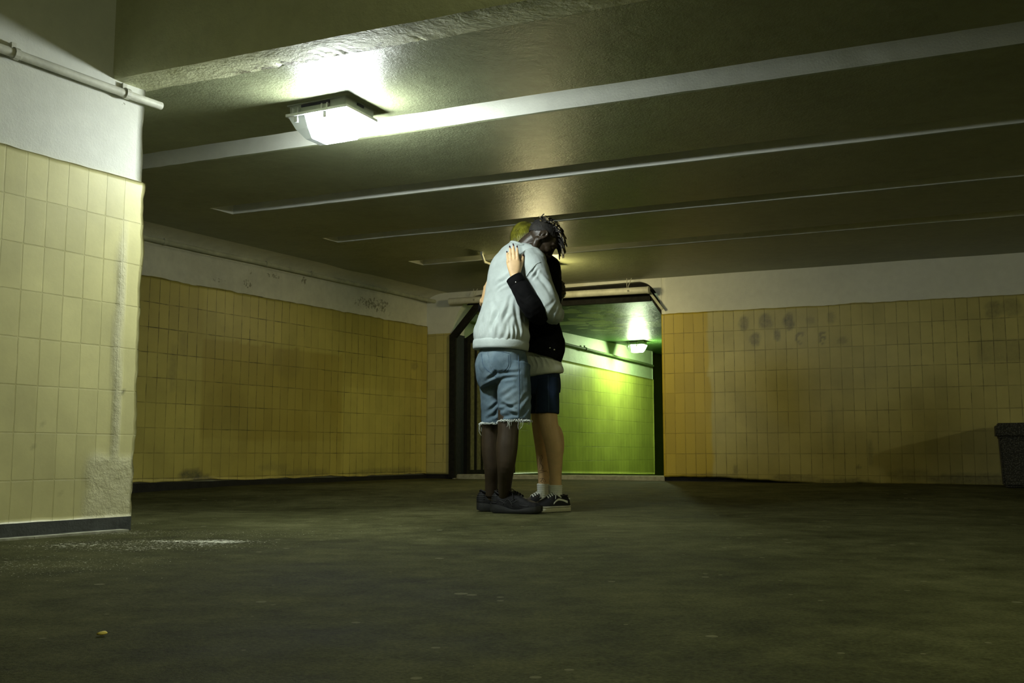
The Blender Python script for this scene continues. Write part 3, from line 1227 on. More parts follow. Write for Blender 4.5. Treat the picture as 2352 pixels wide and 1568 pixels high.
def lamp(label, centre, xdir, ydir, Lx, Ly, z_ceil, emat, detailed=True, group=None, glow=(.30, 1.0)):
    """bulkhead lamp: tray against the ceiling, rim, faceted cover whose far part glows. xdir: long side"""
    c = V((centre.x, centre.y, z_ceil))
    t = thing('ceiling_lamp', label, 'lamp', c, group)
    hx, hy = xdir * (Lx / 2), ydir * (Ly / 2)

    def frustum(m, a, za, b_, zb, x0=-1.0, x1=1.0, caps=(True, True)):
        va = [m.verts.new(c + hx * (q[0] * a[0]) + hy * (q[1] * a[1]) + V((0, 0, za))) for q in ((x0, -1), (x1, -1), (x1, 1), (x0, 1))]
        vb = [m.verts.new(c + hx * (q[0] * b_[0]) + hy * (q[1] * b_[1]) + V((0, 0, zb))) for q in ((x0, -1), (x1, -1), (x1, 1), (x0, 1))]
        m.faces.new(va)
        m.faces.new(vb[::-1])
        for i in range(4):
            m.faces.new((va[i], vb[i], vb[(i + 1) % 4], va[(i + 1) % 4]))

    m = bmesh.new()
    frustum(m, (.97, .95), .002, (.95, .93), -.048)
    frustum(m, (1.02, 1.03), .002, (1.02, 1.03), -.004)
    from_bm('tray', m, M['lamp_base'], t)
    m = bmesh.new()
    frustum(m, (1.045, 1.06), -.046, (1.045, 1.06), -.060)
    from_bm('rim', m, M['lamp_clip'], t)
    # cover: two-step faceted bowl, cut across into a clear end and the glowing length
    zA, zB, zC2 = -.057, -.118, -.165
    kx = (1.0, .85, .64)
    ky = (.98, .74, .46)

    def cover(x0, x1, name, mat):
        m = bmesh.new()
        prof = [(zA, kx[0], ky[0]), (zB, kx[1], ky[1]), (zC2, kx[2], ky[2])]
        rings = []
        for z, a, b_ in prof:
            xa = max(x0, -a)
            xb = min(x1, a)
            rings.append([c + hx * q[0] + hy * (q[1] * b_) + V((0, 0, z)) for q in ((xa, -1), (xb, -1), (xb, 1), (xa, 1))])
        skin_rings(m, rings)
        return from_bm(name, m, mat, t)

    g0 = -1 + 2 * glow[0]
    if detailed:
        o_c = cover(-1.0, g0 - .03, 'clear_cover', M['lamp_clear'])
        cb = bmesh.new()
        cb.from_mesh(o_c.data)
        mx = max(v.co.dot(xdir) for v in cb.verts)
        bmesh.ops.delete(cb, geom=[f for f in cb.faces if all(v.co.dot(xdir) > mx - 1e-4 for v in f.verts)], context='FACES')
        cb.to_mesh(o_c.data)
        cb.free()
        for xk in (-.72, .28):
            for sg in (-1, 1):
                m = bmesh.new()
                q = c + hx * xk + hy * (sg * 1.0)
                o_ = ydir * sg
                for e in (-.017, .017):
                    box(m, q + xdir * e - o_ * .001 + V((0, 0, -.036)), xdir * .003, o_ * .007, V((0, 0, .017)))
                box(m, q + o_ * .004 + V((0, 0, -.054)), xdir * .020, o_ * .006, V((0, 0, .007)))
                box(m, q - o_ * .006 + V((0, 0, -.076)), xdir * .010, o_ * .006, V((0, 0, .016)))
                from_bm('latch', m, M['lamp_clip'], t)
        for (xa, xb, sg) in ((-.55, .42, -1), (-.55, .42, 1)):
            m = bmesh.new()
            box(m, c + hx * ((xa + xb) / 2) + hy * (sg * .955) + V((0, 0, -.012)), hx * ((xb - xa) / 2), ydir * .004, V((0, 0, .006)))
            from_bm('slot', m, M['lamp_dark'], t)
        m = bmesh.new()
        box(m, c + hx * .966 + hy * .0 + V((0, 0, -.012)), xdir * .004, hy * .22, V((0, 0, .006)))
        from_bm('slot', m, M['lamp_dark'], t)
    cover(g0, 1.0, 'diffuser', emat)
    return t


A_, C_, B_ = on_z(661, 266, ZC - .052), on_z(795, 242, ZC - .052), on_z(861, 277, ZC - .052)
xd = (C_ - A_)
LX = xd.length
xd.normalize()
yd = V((-xd.y, xd.x, 0))
LY = abs((B_ - C_).dot(yd))
print('LAMP', LX, LY, xd, (B_ - C_).normalized(), yd)
cen = (A_ + C_) / 2 + yd * (LY / 2) * (1 if (B_ - C_).dot(yd) > 0 else -1)
E_MAIN = emit('lamp_glow_cool', (.92, 1.0, .96), 190)
lamp('lit white bulkhead lamp on the ceiling left of the couple', cen, xd, yd, LX, LY, ZC, E_MAIN)
E_WARM = emit('lamp_glow_warm', (1.0, .86, .42), 80)
hl = on_z(1230, 604, ZC)
lamp('warm ceiling lamp hidden behind the heads of the couple', hl, BD, BN, .36, .26, ZC, E_WARM)
E_GREEN = emit('lamp_glow_tunnel', (.80, 1.0, .60), 320)
tl = L0 + LD * 7.32 + LN * .62
tl = on_z(1470, 793, 2.02)
tl = V((1.87, 15.3, 0))
lamp('distant lit lamp under the tunnel ceiling right of the couple', tl, xd, yd, .27, .21, 2.02, E_GREEN)
E_SIDE = emit('lamp_glow_side', (1.0, .99, .74), 430)
lamp('ceiling lamp of the hall beyond the right edge of view', V((8.2, 3.6, 0)), BD, BN, .36, .26, ZC, E_SIDE)
E_NEAR = emit('lamp_glow_near', (.95, 1.0, .60), 180)
lamp('ceiling lamp behind the viewer', V((1.3, 1.0, 0)), BD, BN, .36, .26, 3.05, E_NEAR)

w = bpy.data.worlds.new('world')
SC.world = w
w.use_nodes = True
w.node_tree.nodes['Background'].inputs[0].default_value = (.02, .02, .015, 1)
w.node_tree.nodes['Background'].inputs[1].default_value = .1
# ================================================================== people
FM = V((.78, .62, 0)).normalized()          # the man faces this way; she faces him
RM = V((FM.y, -FM.x, 0))                    # his right, her left: towards us
FW, LW = -FM, RM

M['skin_dark'] = plain('dark_skin', (.034, .023, .013), .45, .45, 30, .2, .0004, 300)
M['skin_light'] = plain('light_skin', (.60, .40, .205), .5, .4, 25, .08, .0003, 300)


def cloth(name, color, weave=420, amt=.12, rough=.85, bump=.002, spec=.25, fade=None):
    k = Mat(name, color, rough, spec)
    co = k.coord()
    f = k.noise(co, 9, 5, .6)
    base = k.ramp(f, [(.3, tuple(c * (1 - amt) for c in color)), (.7, tuple(min(1, c * (1 + amt)) for c in color))])
    if fade:
        w = k.noise(co, 5, 4, .55)
        base = k.mix(k.ramp(w, [(.45, 0.0), (.7, .7)]), base, fade)
        base = k.mix(k.math('MULTIPLY', k.noise(co, 260, 2, .6, (1, 1, .35)), .45), base, tuple(c * .45 for c in color))
    k.color(base)
    k.bump(k.math('ADD', k.noise(co, weave, 2), k.math('MULTIPLY', k.noise(co, 45, 4), 1.5)), .5, bump)
    return k.m


M['sweat'] = cloth('pale_grey_sweatshirt', (.40, .45, .435))
M['jean'] = cloth('faded_denim', (.095, .145, .185), 500, .3, .8, .002, .2, (.25, .325, .36))
M['jean_seam'] = plain('denim_seam', (.05, .085, .13), .8, .2, 200, .3)
M['jean_light'] = plain('worn_denim_edge', (.09, .14, .19), .8, .2, 200, .3)
M['fray'] = plain('white_fray', (.62, .66, .62), .9, .2)
M['jacket'] = cloth('black_denim', (.0045, .0045, .0048), 500, .3, .95, .002, .1)
M['shirt'] = cloth('white_cotton', (.62, .65, .57), 300, .05, .85)
M['short'] = cloth('navy_denim', (.012, .024, .055), 500, .25, .8, .002, .2, (.028, .052, .105))
M['short_seam'] = plain('pale_stitch', (.07, .11, .19), .8, .2)
M['sock'] = cloth('white_sock', (.66, .68, .60), 200, .05, .9, .003)
M['nail'] = plain('dark_nail_polish', (.03, .008, .012), .25, .6)
M['nail_bare'] = plain('bare_nail', (.10, .06, .045), .4, .5)
M['shoe_black'] = plain('black_shoe_leather', (.006, .006, .006), .7, .2, 60, .4, .002, 150)
M['shoe_sole_black'] = plain('dark_rubber_sole', (.013, .0135, .0125), .6, .4, 60, .3)
M['shoe_canvas'] = cloth('black_canvas', (.010, .010, .012), 400, .2, .7)
M['sole_cream'] = plain('cream_rubber_sole', (.50, .49, .36), .6, .4, 40, .1)
M['stripe'] = plain('white_shoe_stripe', (.66, .67, .60), .6, .3)
M['lace'] = plain('pale_lace', (.52, .53, .46), .8, .3)
M['lace_black'] = plain('black_lace', (.015, .015, .014), .7, .3)
M['metal'] = plain('shiny_button', (.6, .6, .55), .25, .6, metal=1)
M['ink'] = plain('tattoo_ink', (.02, .02, .018), .6, .3)


def hair_mat(name, a, b_, rough=.4):
    k = Mat(name, a, rough, .5)
    k.color(k.ramp(k.noise(k.coord(), 22, 4, .65), [(.35, a), (.68, b_)]))
    return k.m


M['hair_dark'] = hair_mat('black_hair', (.006, .005, .004), (.018, .014, .009), .75)
M['hair_tip'] = hair_mat('bleached_tips', (.10, .075, .03), (.30, .24, .11))
M['hair_green'] = hair_mat('yellow_green_hair', (.06, .058, .008), (.24, .23, .022), .33)


def frame(fwd, up):
    f = V(fwd).normalized()
    u = V(up)
    u = (u - f * u.dot(f)).normalized()
    return f, u, f.cross(u)          # forward, up, right


def head(bm, c, fwd, up, k=1.0, ears=True):
    f, u, r_ = frame(fwd, up)

    def q(a, b_, d=0.0):
        return c + (f * a + u * b_ + r_ * d) * k

    def e(a, b_, d, ra, rb, rd):
        ell(bm, q(a, b_, d), f * ra * k, r_ * rd * k, u * rb * k, 24, 16)

    e(-.012, .022, 0, .098, .088, .077)             # skull
    e(.030, .010, 0, .066, .080, .068)              # forehead and temples
    e(.034, -.050, 0, .058, .062, .058)             # face
    tube(bm, [q(-.012, -.045, .056), q(.010, -.078, .050), q(.060, -.104, .018)], [.020 * k, .021 * k, .018 * k], 12, 4, True)
    tube(bm, [q(-.012, -.045, -.056), q(.010, -.078, -.050), q(.060, -.104, -.018)], [.020 * k, .021 * k, .018 * k], 12, 4, True)
    e(.072, -.100, 0, .024, .020, .026)             # chin
    e(.070, -.066, 0, .030, .034, .034)             # muzzle
    for s in (-1, 1):
        e(.060, -.026, s * .036, .030, .022, .022)  # cheekbones
        tube(bm, [q(.088, .020, s * .012), q(.084, .026, s * .034), q(.066, .016, s * .056)], [.010 * k] * 3, 10, 3, True)   # brow
        e(.079, .002, s * .032, .014, .009, .016)   # closed eye
        e(.096, -.047, s * .013, .012, .009, .010)  # nostril wing
        if not ears:
            continue
        # ear: rim, lobe and inner ridge
        ring = []
        for i in range(15):
            a = -.6 + 4.9 * i / 14
            ring.append(q(-.012 - .019 * math.cos(a) * (1 if a < 3 else .8), -.008 + .031 * math.sin(a), s * (.079 + .010 * (.5 - .5 * math.cos(a)))))
        tube(bm, ring, .0058 * k, 8, 2, True)
        e(-.006, -.038, s * .079, .009, .010, .006)
        e(-.010, -.006, s * .074, .017, .026, .008)
        tube(bm, [q(-.004, .012, s * .083), q(-.016, .004, s * .087), q(-.014, -.016, s * .085)], .0045 * k, 8, 3, True)
    tube(bm, [q(.090, .012), q(.100, -.012), q(.110, -.036)], [.009 * k, .0105 * k, .0125 * k], 12, 4, True)   # nose
    e(.108, -.043, 0, .013, .011, .014)
    tube(bm, [q(.090, -.068, -.022), q(.102, -.066, 0), q(.090, -.068, .022)], [.005 * k, .0085 * k, .005 * k], 10, 4, True)
    tube(bm, [q(.088, -.080, -.020), q(.099, -.081, 0), q(.088, -.080, .020)], [.005 * k, .0090 * k, .005 * k], 10, 4, True)
    return q


NAILS = []


def finger(bm, base, d, nrm, L, r0, curl, bendax=None):
    """three bones; curl = three bend angles towards -nrm (palm side)"""
    d = V(d).normalized()
    n_ = V(nrm)
    n_ = (n_ - d * n_.dot(d)).normalized()
    pts, rad = [base - d * .012, base], [r0 * 1.02, r0 * 1.05]
    p_ = base
    segs = (.44, .31, .25)
    rr = (.98, .88, .72)
    for l_, a, q in zip(segs, curl, rr):
        ax = d.cross(n_)
        rot = Matrix.Rotation(-a, 3, ax)
        d = (rot @ d).normalized()
        n_ = (rot @ n_).normalized()
        mid = p_ + d * (L * l_ * .5)
        p_ = p_ + d * (L * l_)
        pts += [mid, p_]
        rad += [r0 * q * .96, r0 * q]
    tube(bm, pts, rad, 10, 2, True)
    NAILS.append((p_ + d * r0 * .12 + n_ * r0 * .48, d.copy(), n_.copy(), r0))
    return p_


def hand(bm, wrist, d, nrm, k, right_side, curls, spread=.06, thumb=(.55, .35), wr=.026, thumb_fold=.25):
    """wrist -> fingers along d, back of the hand towards nrm; right_side: unit vector towards the thumb"""
    d = V(d).normalized()
    n_ = V(nrm)
    n_ = (n_ - d * n_.dot(d)).normalized()
    s = V(right_side)
    s = (s - d * s.dot(d) - n_ * s.dot(n_)).normalized()
    # palm: flattened loft from the wrist to the knuckles
    rows = []
    for t, w, th, o_ in ((-.02, .024, .019, 0), (.0, .026, .019, 0), (.025, .034, .018, .002), (.055, .040, .0165, .002), (.080, .041, .0135, .001), (.094, .037, .0100, 0)):
        c = wrist + d * t * k + n_ * 0 + s * o_ * k
        rows.append((c, w * k, th * k))
    A = catmull([(*c, w, th) for c, w, th in rows], 3)
    rings = []
    for a in A:
        c = V(a[:3])
        rings.append([c + s * (math.copysign(abs(math.cos(x)) ** .8, math.cos(x)) * a[3]) + n_ * (math.copysign(abs(math.sin(x)) ** .8, math.sin(x)) * a[4]) for x in [2 * math.pi * i / 24 for i in range(24)]])
    skin_rings(bm, rings)
    ell(bm, wrist + d * .035 * k + s * .024 * k - n_ * .008 * k, d * .034 * k, s * .017 * k, n_ * .016 * k)   # thumb mound
    Ls = (.074, .082, .077, .060)
    offs = (.029, .0095, -.0105, -.029)
    base = (.088, .093, .089, .080)
    rs = (.0090, .0093, .0088, .0078)
    for i in range(4):
        dd = (d + s * (spread * (1.5 - i) * .7)).normalized()
        b_ = wrist + d * base[i] * k + s * offs[i] * k + n_ * .001 * k
        finger(bm, b_, dd, n_, Ls[i] * k, rs[i] * k, curls[i])
        ell(bm, b_ + n_ * .003 * k, d * .013 * k, s * .010 * k, n_ * .0105 * k, 12, 8)      # knuckle
    # thumb from the side of the palm
    td = (d * math.cos(thumb[0]) + s * math.sin(thumb[0]) - n_ * thumb_fold).normalized()
    b_ = wrist + d * .028 * k + s * .030 * k - n_ * .006 * k
    t2 = (d * math.cos(thumb[1]) + s * math.sin(thumb[1]) - n_ * thumb_fold).normalized()
    p1 = b_ + td * .038 * k
    p2 = p1 + (td + t2).normalized() * .030 * k
    p3 = p2 + t2 * .024 * k
    tube(bm, [b_ - td * .012 * k, b_ + td * .012 * k, p1, p2, p3], [.0145 * k, .0135 * k, .0105 * k, .0105 * k, .0085 * k], 10, 3, True)
    NAILS.append((p3 - t2 * .003 * k + (n_ + s).normalized() * .006 * k, t2.copy(), (n_ + s * .7).normalized(), .0105 * k))


def nails(parent, mat):
    for (p_, d, n_, r0) in NAILS:
        s = d.cross(n_).normalized()
        m = bmesh.new()
        ell(m, p_, d * r0 * .95, s * r0 * .58, n_ * r0 * .26, 12, 8)
        from_bm('fingernail', m, mat, parent, smooth=True)
    NAILS.clear()


def folds(co, items):
    """drag folds: each item = (a, b, width, spacing, amp, falloff): waves lying along the line a-b"""
    d_ = np.zeros(len(co))
    WOB_ = (vnoise(co, 11, 4.2), vnoise(co, 8, 9.1))
    view = np.array([0, 1, 0.0])
    for (a, b_, wid, sp, amp, ph) in items:
        a, b_ = np.array(a), np.array(b_)
        L = np.linalg.norm(b_ - a)
        t = (b_ - a) / L
        side = np.cross(t, view)
        side /= np.linalg.norm(side)
        rel = co - a
        x = rel @ t / L
        y = rel @ side
        m = np.exp(-(y / wid) ** 2) * np.clip(np.sin(np.clip(x, 0, 1) * math.pi), 0, 1)
        depth = np.abs(rel @ view)
        m *= np.exp(-(depth / .16) ** 4)
        w = np.cos(2 * math.pi * (y + .016 * np.sin(x * 5 + ph) + WOB_[0] * .022 + (x - .5) * .02 * math.sin(ph * 7)) / (sp * 2.1))
        w = 1 - 2 * np.abs(w) ** .7
        d_ += amp * .95 * m * w * np.clip(.55 + 1.3 * WOB_[1], 0, 1.4)
    return d_


def W(u, v, Y):
    return at(u, v, Y)


# ------------------------------------------------------------------ the man
MB_ = V((-.06, 6.15, 0))
bm = bmesh.new()
hc = W(1247, 547, 6.10)                                  # head centre
hf = V((.60, .12, -.79)).normalized()                    # he looks down past her shoulder
hu = V((.80, .10, .62))
hq = head(bm, hc, hf, hu, 1.02)
tube(bm, [W(1197, 590, 6.15), W(1206, 570, 6.14), W(1219, 556, 6.12), W(1233, 546, 6.11)], [.070, .060, .056, .058], 20, 4)     # neck
tube(bm, [W(1210, 580, 6.08), W(1226, 572, 6.08), W(1246, 562, 6.09)], [.045, .040, .036], 14, 4)                               # throat muscle
torso = [(W(1152, 838, 6.14), .150, .105), (W(1153, 800, 6.14), .145, .100), (W(1160, 740, 6.14), .135, .09), (W(1168, 680, 6.14), .150, .095), (W(1178, 630, 6.14), .165, .095), (W(1188, 598, 6.14), .150, .080), (W(1194, 580, 6.14), .08, .06)]
body_loft(bm, torso, RM)
# legs
LEG_R = [W(1172, 850, 6.08), W(1171, 920, 6.06), W(1168, 972, 6.045), W(1167, 995, 6.04), W(1164, 1030, 6.035), W(1162, 1070, 6.03), W(1160, 1105, 6.07), W(1158, 1140, 6.117)]
tube(bm, LEG_R, [.078, .070, .064, .0625, .0640, .053, .0425, .036], 20, 4, up=(0, 1, 0))
ell(bm, W(1159, 1022, 6.045), V((.050, .0, 0)), V((0, .052, 0)), V((0, 0, .085)))                 # calf
LEG_L = [W(1131, 850, 6.20), W(1129, 920, 6.22), W(1128, 975, 6.235), W(1127, 1000, 6.24), W(1127, 1035, 6.24), W(1129, 1075, 6.24), W(1129, 1105, 6.26), W(1128, 1138, 6.28)]
tube(bm, LEG_L, [.070, .062, .056, .056, .055, .046, .040, .039], 20, 4, up=(0, 1, 0))
ell(bm, W(1123, 1025, 6.25), V((.042, .0, 0)), V((0, .050, 0)), V((0, 0, .08)))
# feet inside the shoes
tube(bm, [W(1156, 1144, 6.117), W(1178, 1158, 6.096), W(1200, 1163, 6.075)], [.026, .014, .010], 12, 3, True)
tube(bm, [W(1128, 1144, 6.28), W(1145, 1154, 6.29), W(1165, 1160, 6.29)], [.030, .022, .014], 12, 3, True)
# arms inside the sleeves
ARM_R = [W(1222, 604, 6.03), W(1240, 640, 5.985), W(1258, 680, 5.98), W(1272, 716, 6.00), W(1279, 720, 6.10), W(1279, 712, 6.25), W(1273, 702, 6.38)]
tube(bm, ARM_R, [.058, .048, .044, .042, .040, .034, .028], 14, 4)
ARM_L = [W(1150, 606, 6.28), W(1165, 640, 6.42), W(1200, 690, 6.56), W(1230, 708, 6.60), W(1268, 688, 6.57), W(1292, 673, 6.48)]
tube(bm, ARM_L, [.056, .048, .044, .042, .036, .028], 14, 4)
# hands: right flat on the small of her back, left wrapped round her back with the fingers to us
hand(bm, W(1273, 702, 6.38), V((-.55, .75, .05)), V((.75, .55, .1)), 1.02, V((0, 0, 1)), [(.2, .2, .2)] * 4)
hand(bm, W(1292, 671, 6.46), V((.0, -.98, .10)), V((.98, .05, .12)), 1.06, V((.05, .1, 1)), [(.25, .42, .35), (.30, .46, .38), (.34, .5, .4), (.42, .55, .42)], .10, (.95, .75), thumb_fold=.1)
man = fuse('person', bm, .0042, M['skin_dark'], None, MB_, 4)
tag(man, 'person in a pale sweatshirt and cut-off jeans, hugging with head bowed', 'person')
nails(man, M['nail_bare'])

# sweatshirt
HW = [(W(1150, 800, 6.14), .186, .140), (W(1151, 787, 6.14), .190, .146), (W(1152, 772, 6.14), .197, .152), (W(1154, 752, 6.14), .190, .146), (W(1160, 720, 6.14), .180, .128), (W(1167, 688, 6.14), .178, .118), (W(1172, 655, 6.14), .183, .118),
      (W(1178, 624, 6.14), .193, .116), (W(1185, 600, 6.14), .188, .106), (W(1189, 587, 6.14), .150, .092), (W(1194, 575, 6.135), .108, .084), (W(1198, 566, 6.13), .077, .072)]
HW = [(c, w_ * .955, d_ * .955) for c, w_, d_ in HW]
bm = bmesh.new()
body_loft(bm, HW, RM, 48, 4, 2.4)
tube(bm, [W(1203, 574, 6.10), W(1218, 582, 6.07), W(1232, 598, 6.03)], [.047, .055, .062], 18, 4, True)
SL_R = [W(1213, 597, 6.06), W(1228, 615, 6.01), W(1243, 652, 5.975), W(1255, 684, 5.965), W(1263, 708, 5.985), W(1271, 720, 6.05), W(1274, 720, 6.16), W(1272, 711, 6.28), W(1273, 703, 6.36)]
tube(bm, SL_R, [.086, .080, .070, .066, .066, .064, .058, .050, .045], 20, 4)
SL_L = [W(1156, 606, 6.26), W(1165, 636, 6.40), W(1196, 686, 6.55), W(1232, 706, 6.60), W(1264, 690, 6.58), W(1285, 680, 6.535)]
tube(bm, SL_L, [.080, .070, .064, .060, .050, .044], 18, 4)


def creases(co, items, Y=5.97, reach=.15):
    """single creases: (u0, v0, u1, v1, width px, depth): a valley with a raised lip beside it"""
    d_ = np.zeros(len(co))
    n1, n2 = vnoise(co, 13, 2.2), vnoise(co, 10, 6.3)
    for (u0, v0, u1, v1, wp, dep) in items:
        a, b_ = np.array(W(u0, v0, Y)), np.array(W(u1, v1, Y))
        L = np.linalg.norm(b_ - a)
        t = (b_ - a) / L
        side = np.cross(t, np.array([0, 1.0, 0]))
        side /= np.linalg.norm(side)
        w_ = wp * Y / F
        rel = co - a
        x = rel @ t / L
        y = rel @ side + n1 * w_ * .9
        m = np.clip(np.sin(np.clip(x, 0, 1) * math.pi), 0, 1) ** .6
        m *= np.exp(-((rel[:, 1]) / reach) ** 4) * np.clip(.8 + .7 * n2, .2, 1.4)
        d_ += dep * m * (-np.exp(-(y / w_) ** 2) + .75 * np.exp(-((np.abs(y) - 1.7 * w_) / w_) ** 2))
    return d_


def sweat_disp(co, no):
    f = creases(co, [
        (1176, 626, 1130, 654, 5, .0065), (1172, 640, 1140, 662, 4, .005), (1174, 676, 1158, 752, 4.5, .010), (1181, 690, 1191, 768, 4.5, .008), (1152, 688, 1134, 752, 6, .008),
        (1110, 706, 1096, 770, 4.5, .008), (1176, 722, 1154, 780, 4.5, .010), (1190, 730, 1192, 788, 4, .009), (1201, 722, 1203, 786, 3.5, .008), (1140, 716, 1120, 778, 5, .006),
        (1126, 668, 1150, 740, 6, .005), (1128, 736, 1112, 778, 4, .006), (1166, 744, 1170, 782, 3.5, .006), (1146, 742, 1140, 782, 4, .006), (1160, 600, 1150, 650, 7, .004),
        (1222, 622, 1274, 690, 5, .008), (1214, 642, 1246, 706, 4.5, .008), (1238, 640, 1284, 708, 5, .005), (1262, 734, 1284, 694, 4, .010), (1272, 740, 1292, 702, 4, .009), (1240, 694, 1266, 722, 4.5, .009),
        (1250, 716, 1276, 690, 4, .006), (1232, 612, 1212, 640, 3, .006), (1236, 618, 1222, 648, 3, .005), (1282, 744, 1294, 716, 3, .006)])
    n1 = vnoise(co * np.array([1, 1, .55]), 9) * .006 + vnoise(co, 22, 3) * .0022
    z0 = W(1150, 778, 6.14).z
    ang = np.arctan2(co[:, 1] - 6.14, co[:, 0] + .06)
    g = np.exp(-((co[:, 2] - z0 - .035 - (co[:, 0] + .06) * -.17) / .035) ** 2) * np.sin(ang * 30 + 3 * np.sin(ang * 5)) * .0035 * (1 + np.sin(ang * 9))
    return f + n1 + g


sweat = fuse('sweatshirt', bm, .0055, M['sweat'], man, None, 5, sweat_disp)
bv_sweat = bvh_of(sweat)
# ribbed waistband
bm = bmesh.new()
ax = (HW[2][0] - HW[0][0]).normalized()
xx = (RM - ax * RM.dot(ax)).normalized()
yy = ax.cross(xx)
rings = []
for h, k in ((-.030, .97), (-.027, 1.0), (-.015, 1.012), (.0, 1.018), (.014, 1.015), (.026, 1.00), (.03, .95)):
    c = W(1150, 793, 6.14) + ax * h
    rings.append([c + xx * (math.copysign(abs(math.cos(a)) ** .85, math.cos(a)) * .184 * k * (1 + .0012 * math.cos(a * 110))) + yy * (math.copysign(abs(math.sin(a)) ** .85, math.sin(a)) * .142 * k * (1 + .0012 * math.cos(a * 110))) for a in [2 * math.pi * i / 330 for i in range(330)]])
skin_rings(bm, rings)
from_bm('waistband', bm, M['sweat'], man, smooth=True)
# collar
bm = bmesh.new()
nb = W(1197.5, 567, 6.13)
nx = V((.40, .0, .915)).normalized()
ex = (RM - nx * RM.dot(nx)).normalized()
ey = nx.cross(ex)
loop = [nb + ex * .070 * math.cos(a) + ey * .068 * math.sin(a) for a in [2 * math.pi * i / 32 for i in range(33)]]
tube(bm, loop, .009, 10)
from_bm('collar', bm, M['sweat'], man, smooth=True)


def surf_line(bvh, pts, r, name, mat, parent, lift=.0, steps=6, seg=6):
    A = catmull(pts, steps)
    q = []
    for a in A:
        h, n_ = hit(bvh, a[0], a[1])
        if h is not None and (not q or (h - q[-1]).length < .04):
            q.append(h + n_ * lift)
    if len(q) < 3:
        return None
    m = bmesh.new()
    tube(m, q, r, seg)
    return from_bm(name, m, mat, parent, smooth=True)


surf_line(bv_sweat, [(1241, 602), (1232, 606), (1222, 617), (1214, 627), (1209, 636)], .0028, 'armhole_seam', M['sweat'], man, .0005)

# cut-off jeans
bm = bmesh.new()
body_loft(bm, [(W(1158, 786, 6.14), .140, .105), (W(1156, 805, 6.14), .158, .118), (W(1153, 830, 6.14), .170, .134), (W(1152, 855, 6.14), .172, .138), (W(1156, 880, 6.13), .155, .12)], RM, 40, 4, 2.3)
JR = [W(1178, 840, 6.085), W(1180, 870, 6.07), W(1181, 905, 6.06), W(1182, 940, 6.055), W(1183, 966, 6.05)]
tube(bm, JR, [.105, .102, .100, .096, .094], 28, 4, up=(0, 1, 0))
JL = [W(1134, 845, 6.20), W(1136, 880, 6.22), W(1137, 915, 6.225), W(1137, 945, 6.23), W(1136, 972, 6.235)]
tube(bm, JL, [.098, .092, .088, .085, .083], 28, 4, up=(0, 1, 0))
ell(bm, W(1128, 838, 6.10), V((.075, 0, 0)), V((0, .08, 0)), V((0, 0, .085)))
ell(bm, W(1150, 836, 6.03), V((.07, 0, 0)), V((0, .06, 0)), V((0, 0, .08)))


def jean_disp(co, no):
    f = creases(co, [
        (1112, 874, 1144, 852, 4.5, .012), (1142, 858, 1198, 850, 4, .007), (1148, 926, 1186, 942, 4, .009), (1146, 942, 1190, 930, 4, .008), (1150, 958, 1192, 950, 4, .008), (1148, 914, 1188, 888, 5, .006),
        (1196, 956, 1216, 920, 5, .009), (1150, 870, 1186, 862, 4, .005), (1166, 944, 1190, 958, 3.5, .006), (1196, 930, 1214, 900, 4, .005), (1196, 826, 1214, 820, 3, .004)], 5.97, .12)
    f += creases(co, [(1118, 948, 1146, 924, 4, .009), (1118, 964, 1146, 948, 4, .008), (1122, 908, 1144, 890, 4, .006), (1118, 890, 1142, 876, 4, .006), (1134, 960, 1146, 934, 3.5, .006)], 6.14, .08)
    return f + vnoise(co, 11) * .006 + vnoise(co, 26, 3) * .0025


jean = fuse('cutoff_jeans', bm, .005, M['jean'], man, None, 4, jean_disp)
bv_jean = bvh_of(jean)
surf_line(bv_jean, [(1191, 812), (1192, 850), (1193, 900), (1192, 945), (1190, 966)], .0022, 'side_seam', M['jean_seam'], man, .0002)
surf_line(bv_jean, [(1120, 806), (1140, 806), (1170, 811)], .0012, 'pocket_seam', M['jean_seam'], man, .0005)
surf_line(bv_jean, [(1171, 812), (1171, 842), (1155, 856), (1140, 856), (1131, 848), (1124, 828), (1120, 806)], .0012, 'pocket_seam', M['jean_light'], man, .0004)
surf_line(bv_jean, [(1167, 815), (1167, 840), (1154, 852), (1141, 852), (1134, 846)], .0012, 'pocket_seam', M['jean_seam'], man, .0004)
surf_line(bv_jean, [(1106, 812), (1111, 840), (1130, 858), (1140, 866)], .0020, 'back_seam', M['jean_seam'], man, .0002)
surf_line(bv_jean, [(1140, 864), (1143, 900), (1146, 940), (1148, 966)], .0016, 'inner_seam', M['jean_seam'], man, .0002)
# frayed hems
rng = random.Random(3)


def fray(c, rad, n, name, runs):
    m = bmesh.new()
    for i in range(n):
        a = 2 * math.pi * i / n + rng.uniform(-.03, .03)
        L = rng.uniform(.003, .009)
        for (a0_, w_, l_) in runs:
            if abs((a - a0_ + math.pi) % (2 * math.pi) - math.pi) < w_:
                L = rng.uniform(.5, 1.1) * l_
        p0 = c + V((math.cos(a) * rad, math.sin(a) * rad, .010))
        o_ = V((math.cos(a), math.sin(a), 0))
        pts = [p0, p0 + o_ * .008 - V((0, 0, .006)), p0 + o_ * rng.uniform(.002, .010) + V((rng.uniform(-.01, .01), 0, -.006 - L * .6)), p0 + o_ * rng.uniform(-.002, .006) + V((rng.uniform(-.012, .012), 0, -.006 - L))]
        tube(m, pts, [.0010, .0012, .0011, .0008], 5, 3)
    for i in range(70):
        a = 2 * math.pi * i / 70
        p0 = c + V((math.cos(a) * rad * .99, math.sin(a) * rad * .99, rng.uniform(-.003, .012)))
        ell(m, p0, V((.0055, 0, .002)), V((0, .0055, 0)), V((.001, 0, .0028)), 6, 5)
    from_bm(name, m, M['fray'], man, smooth=True)


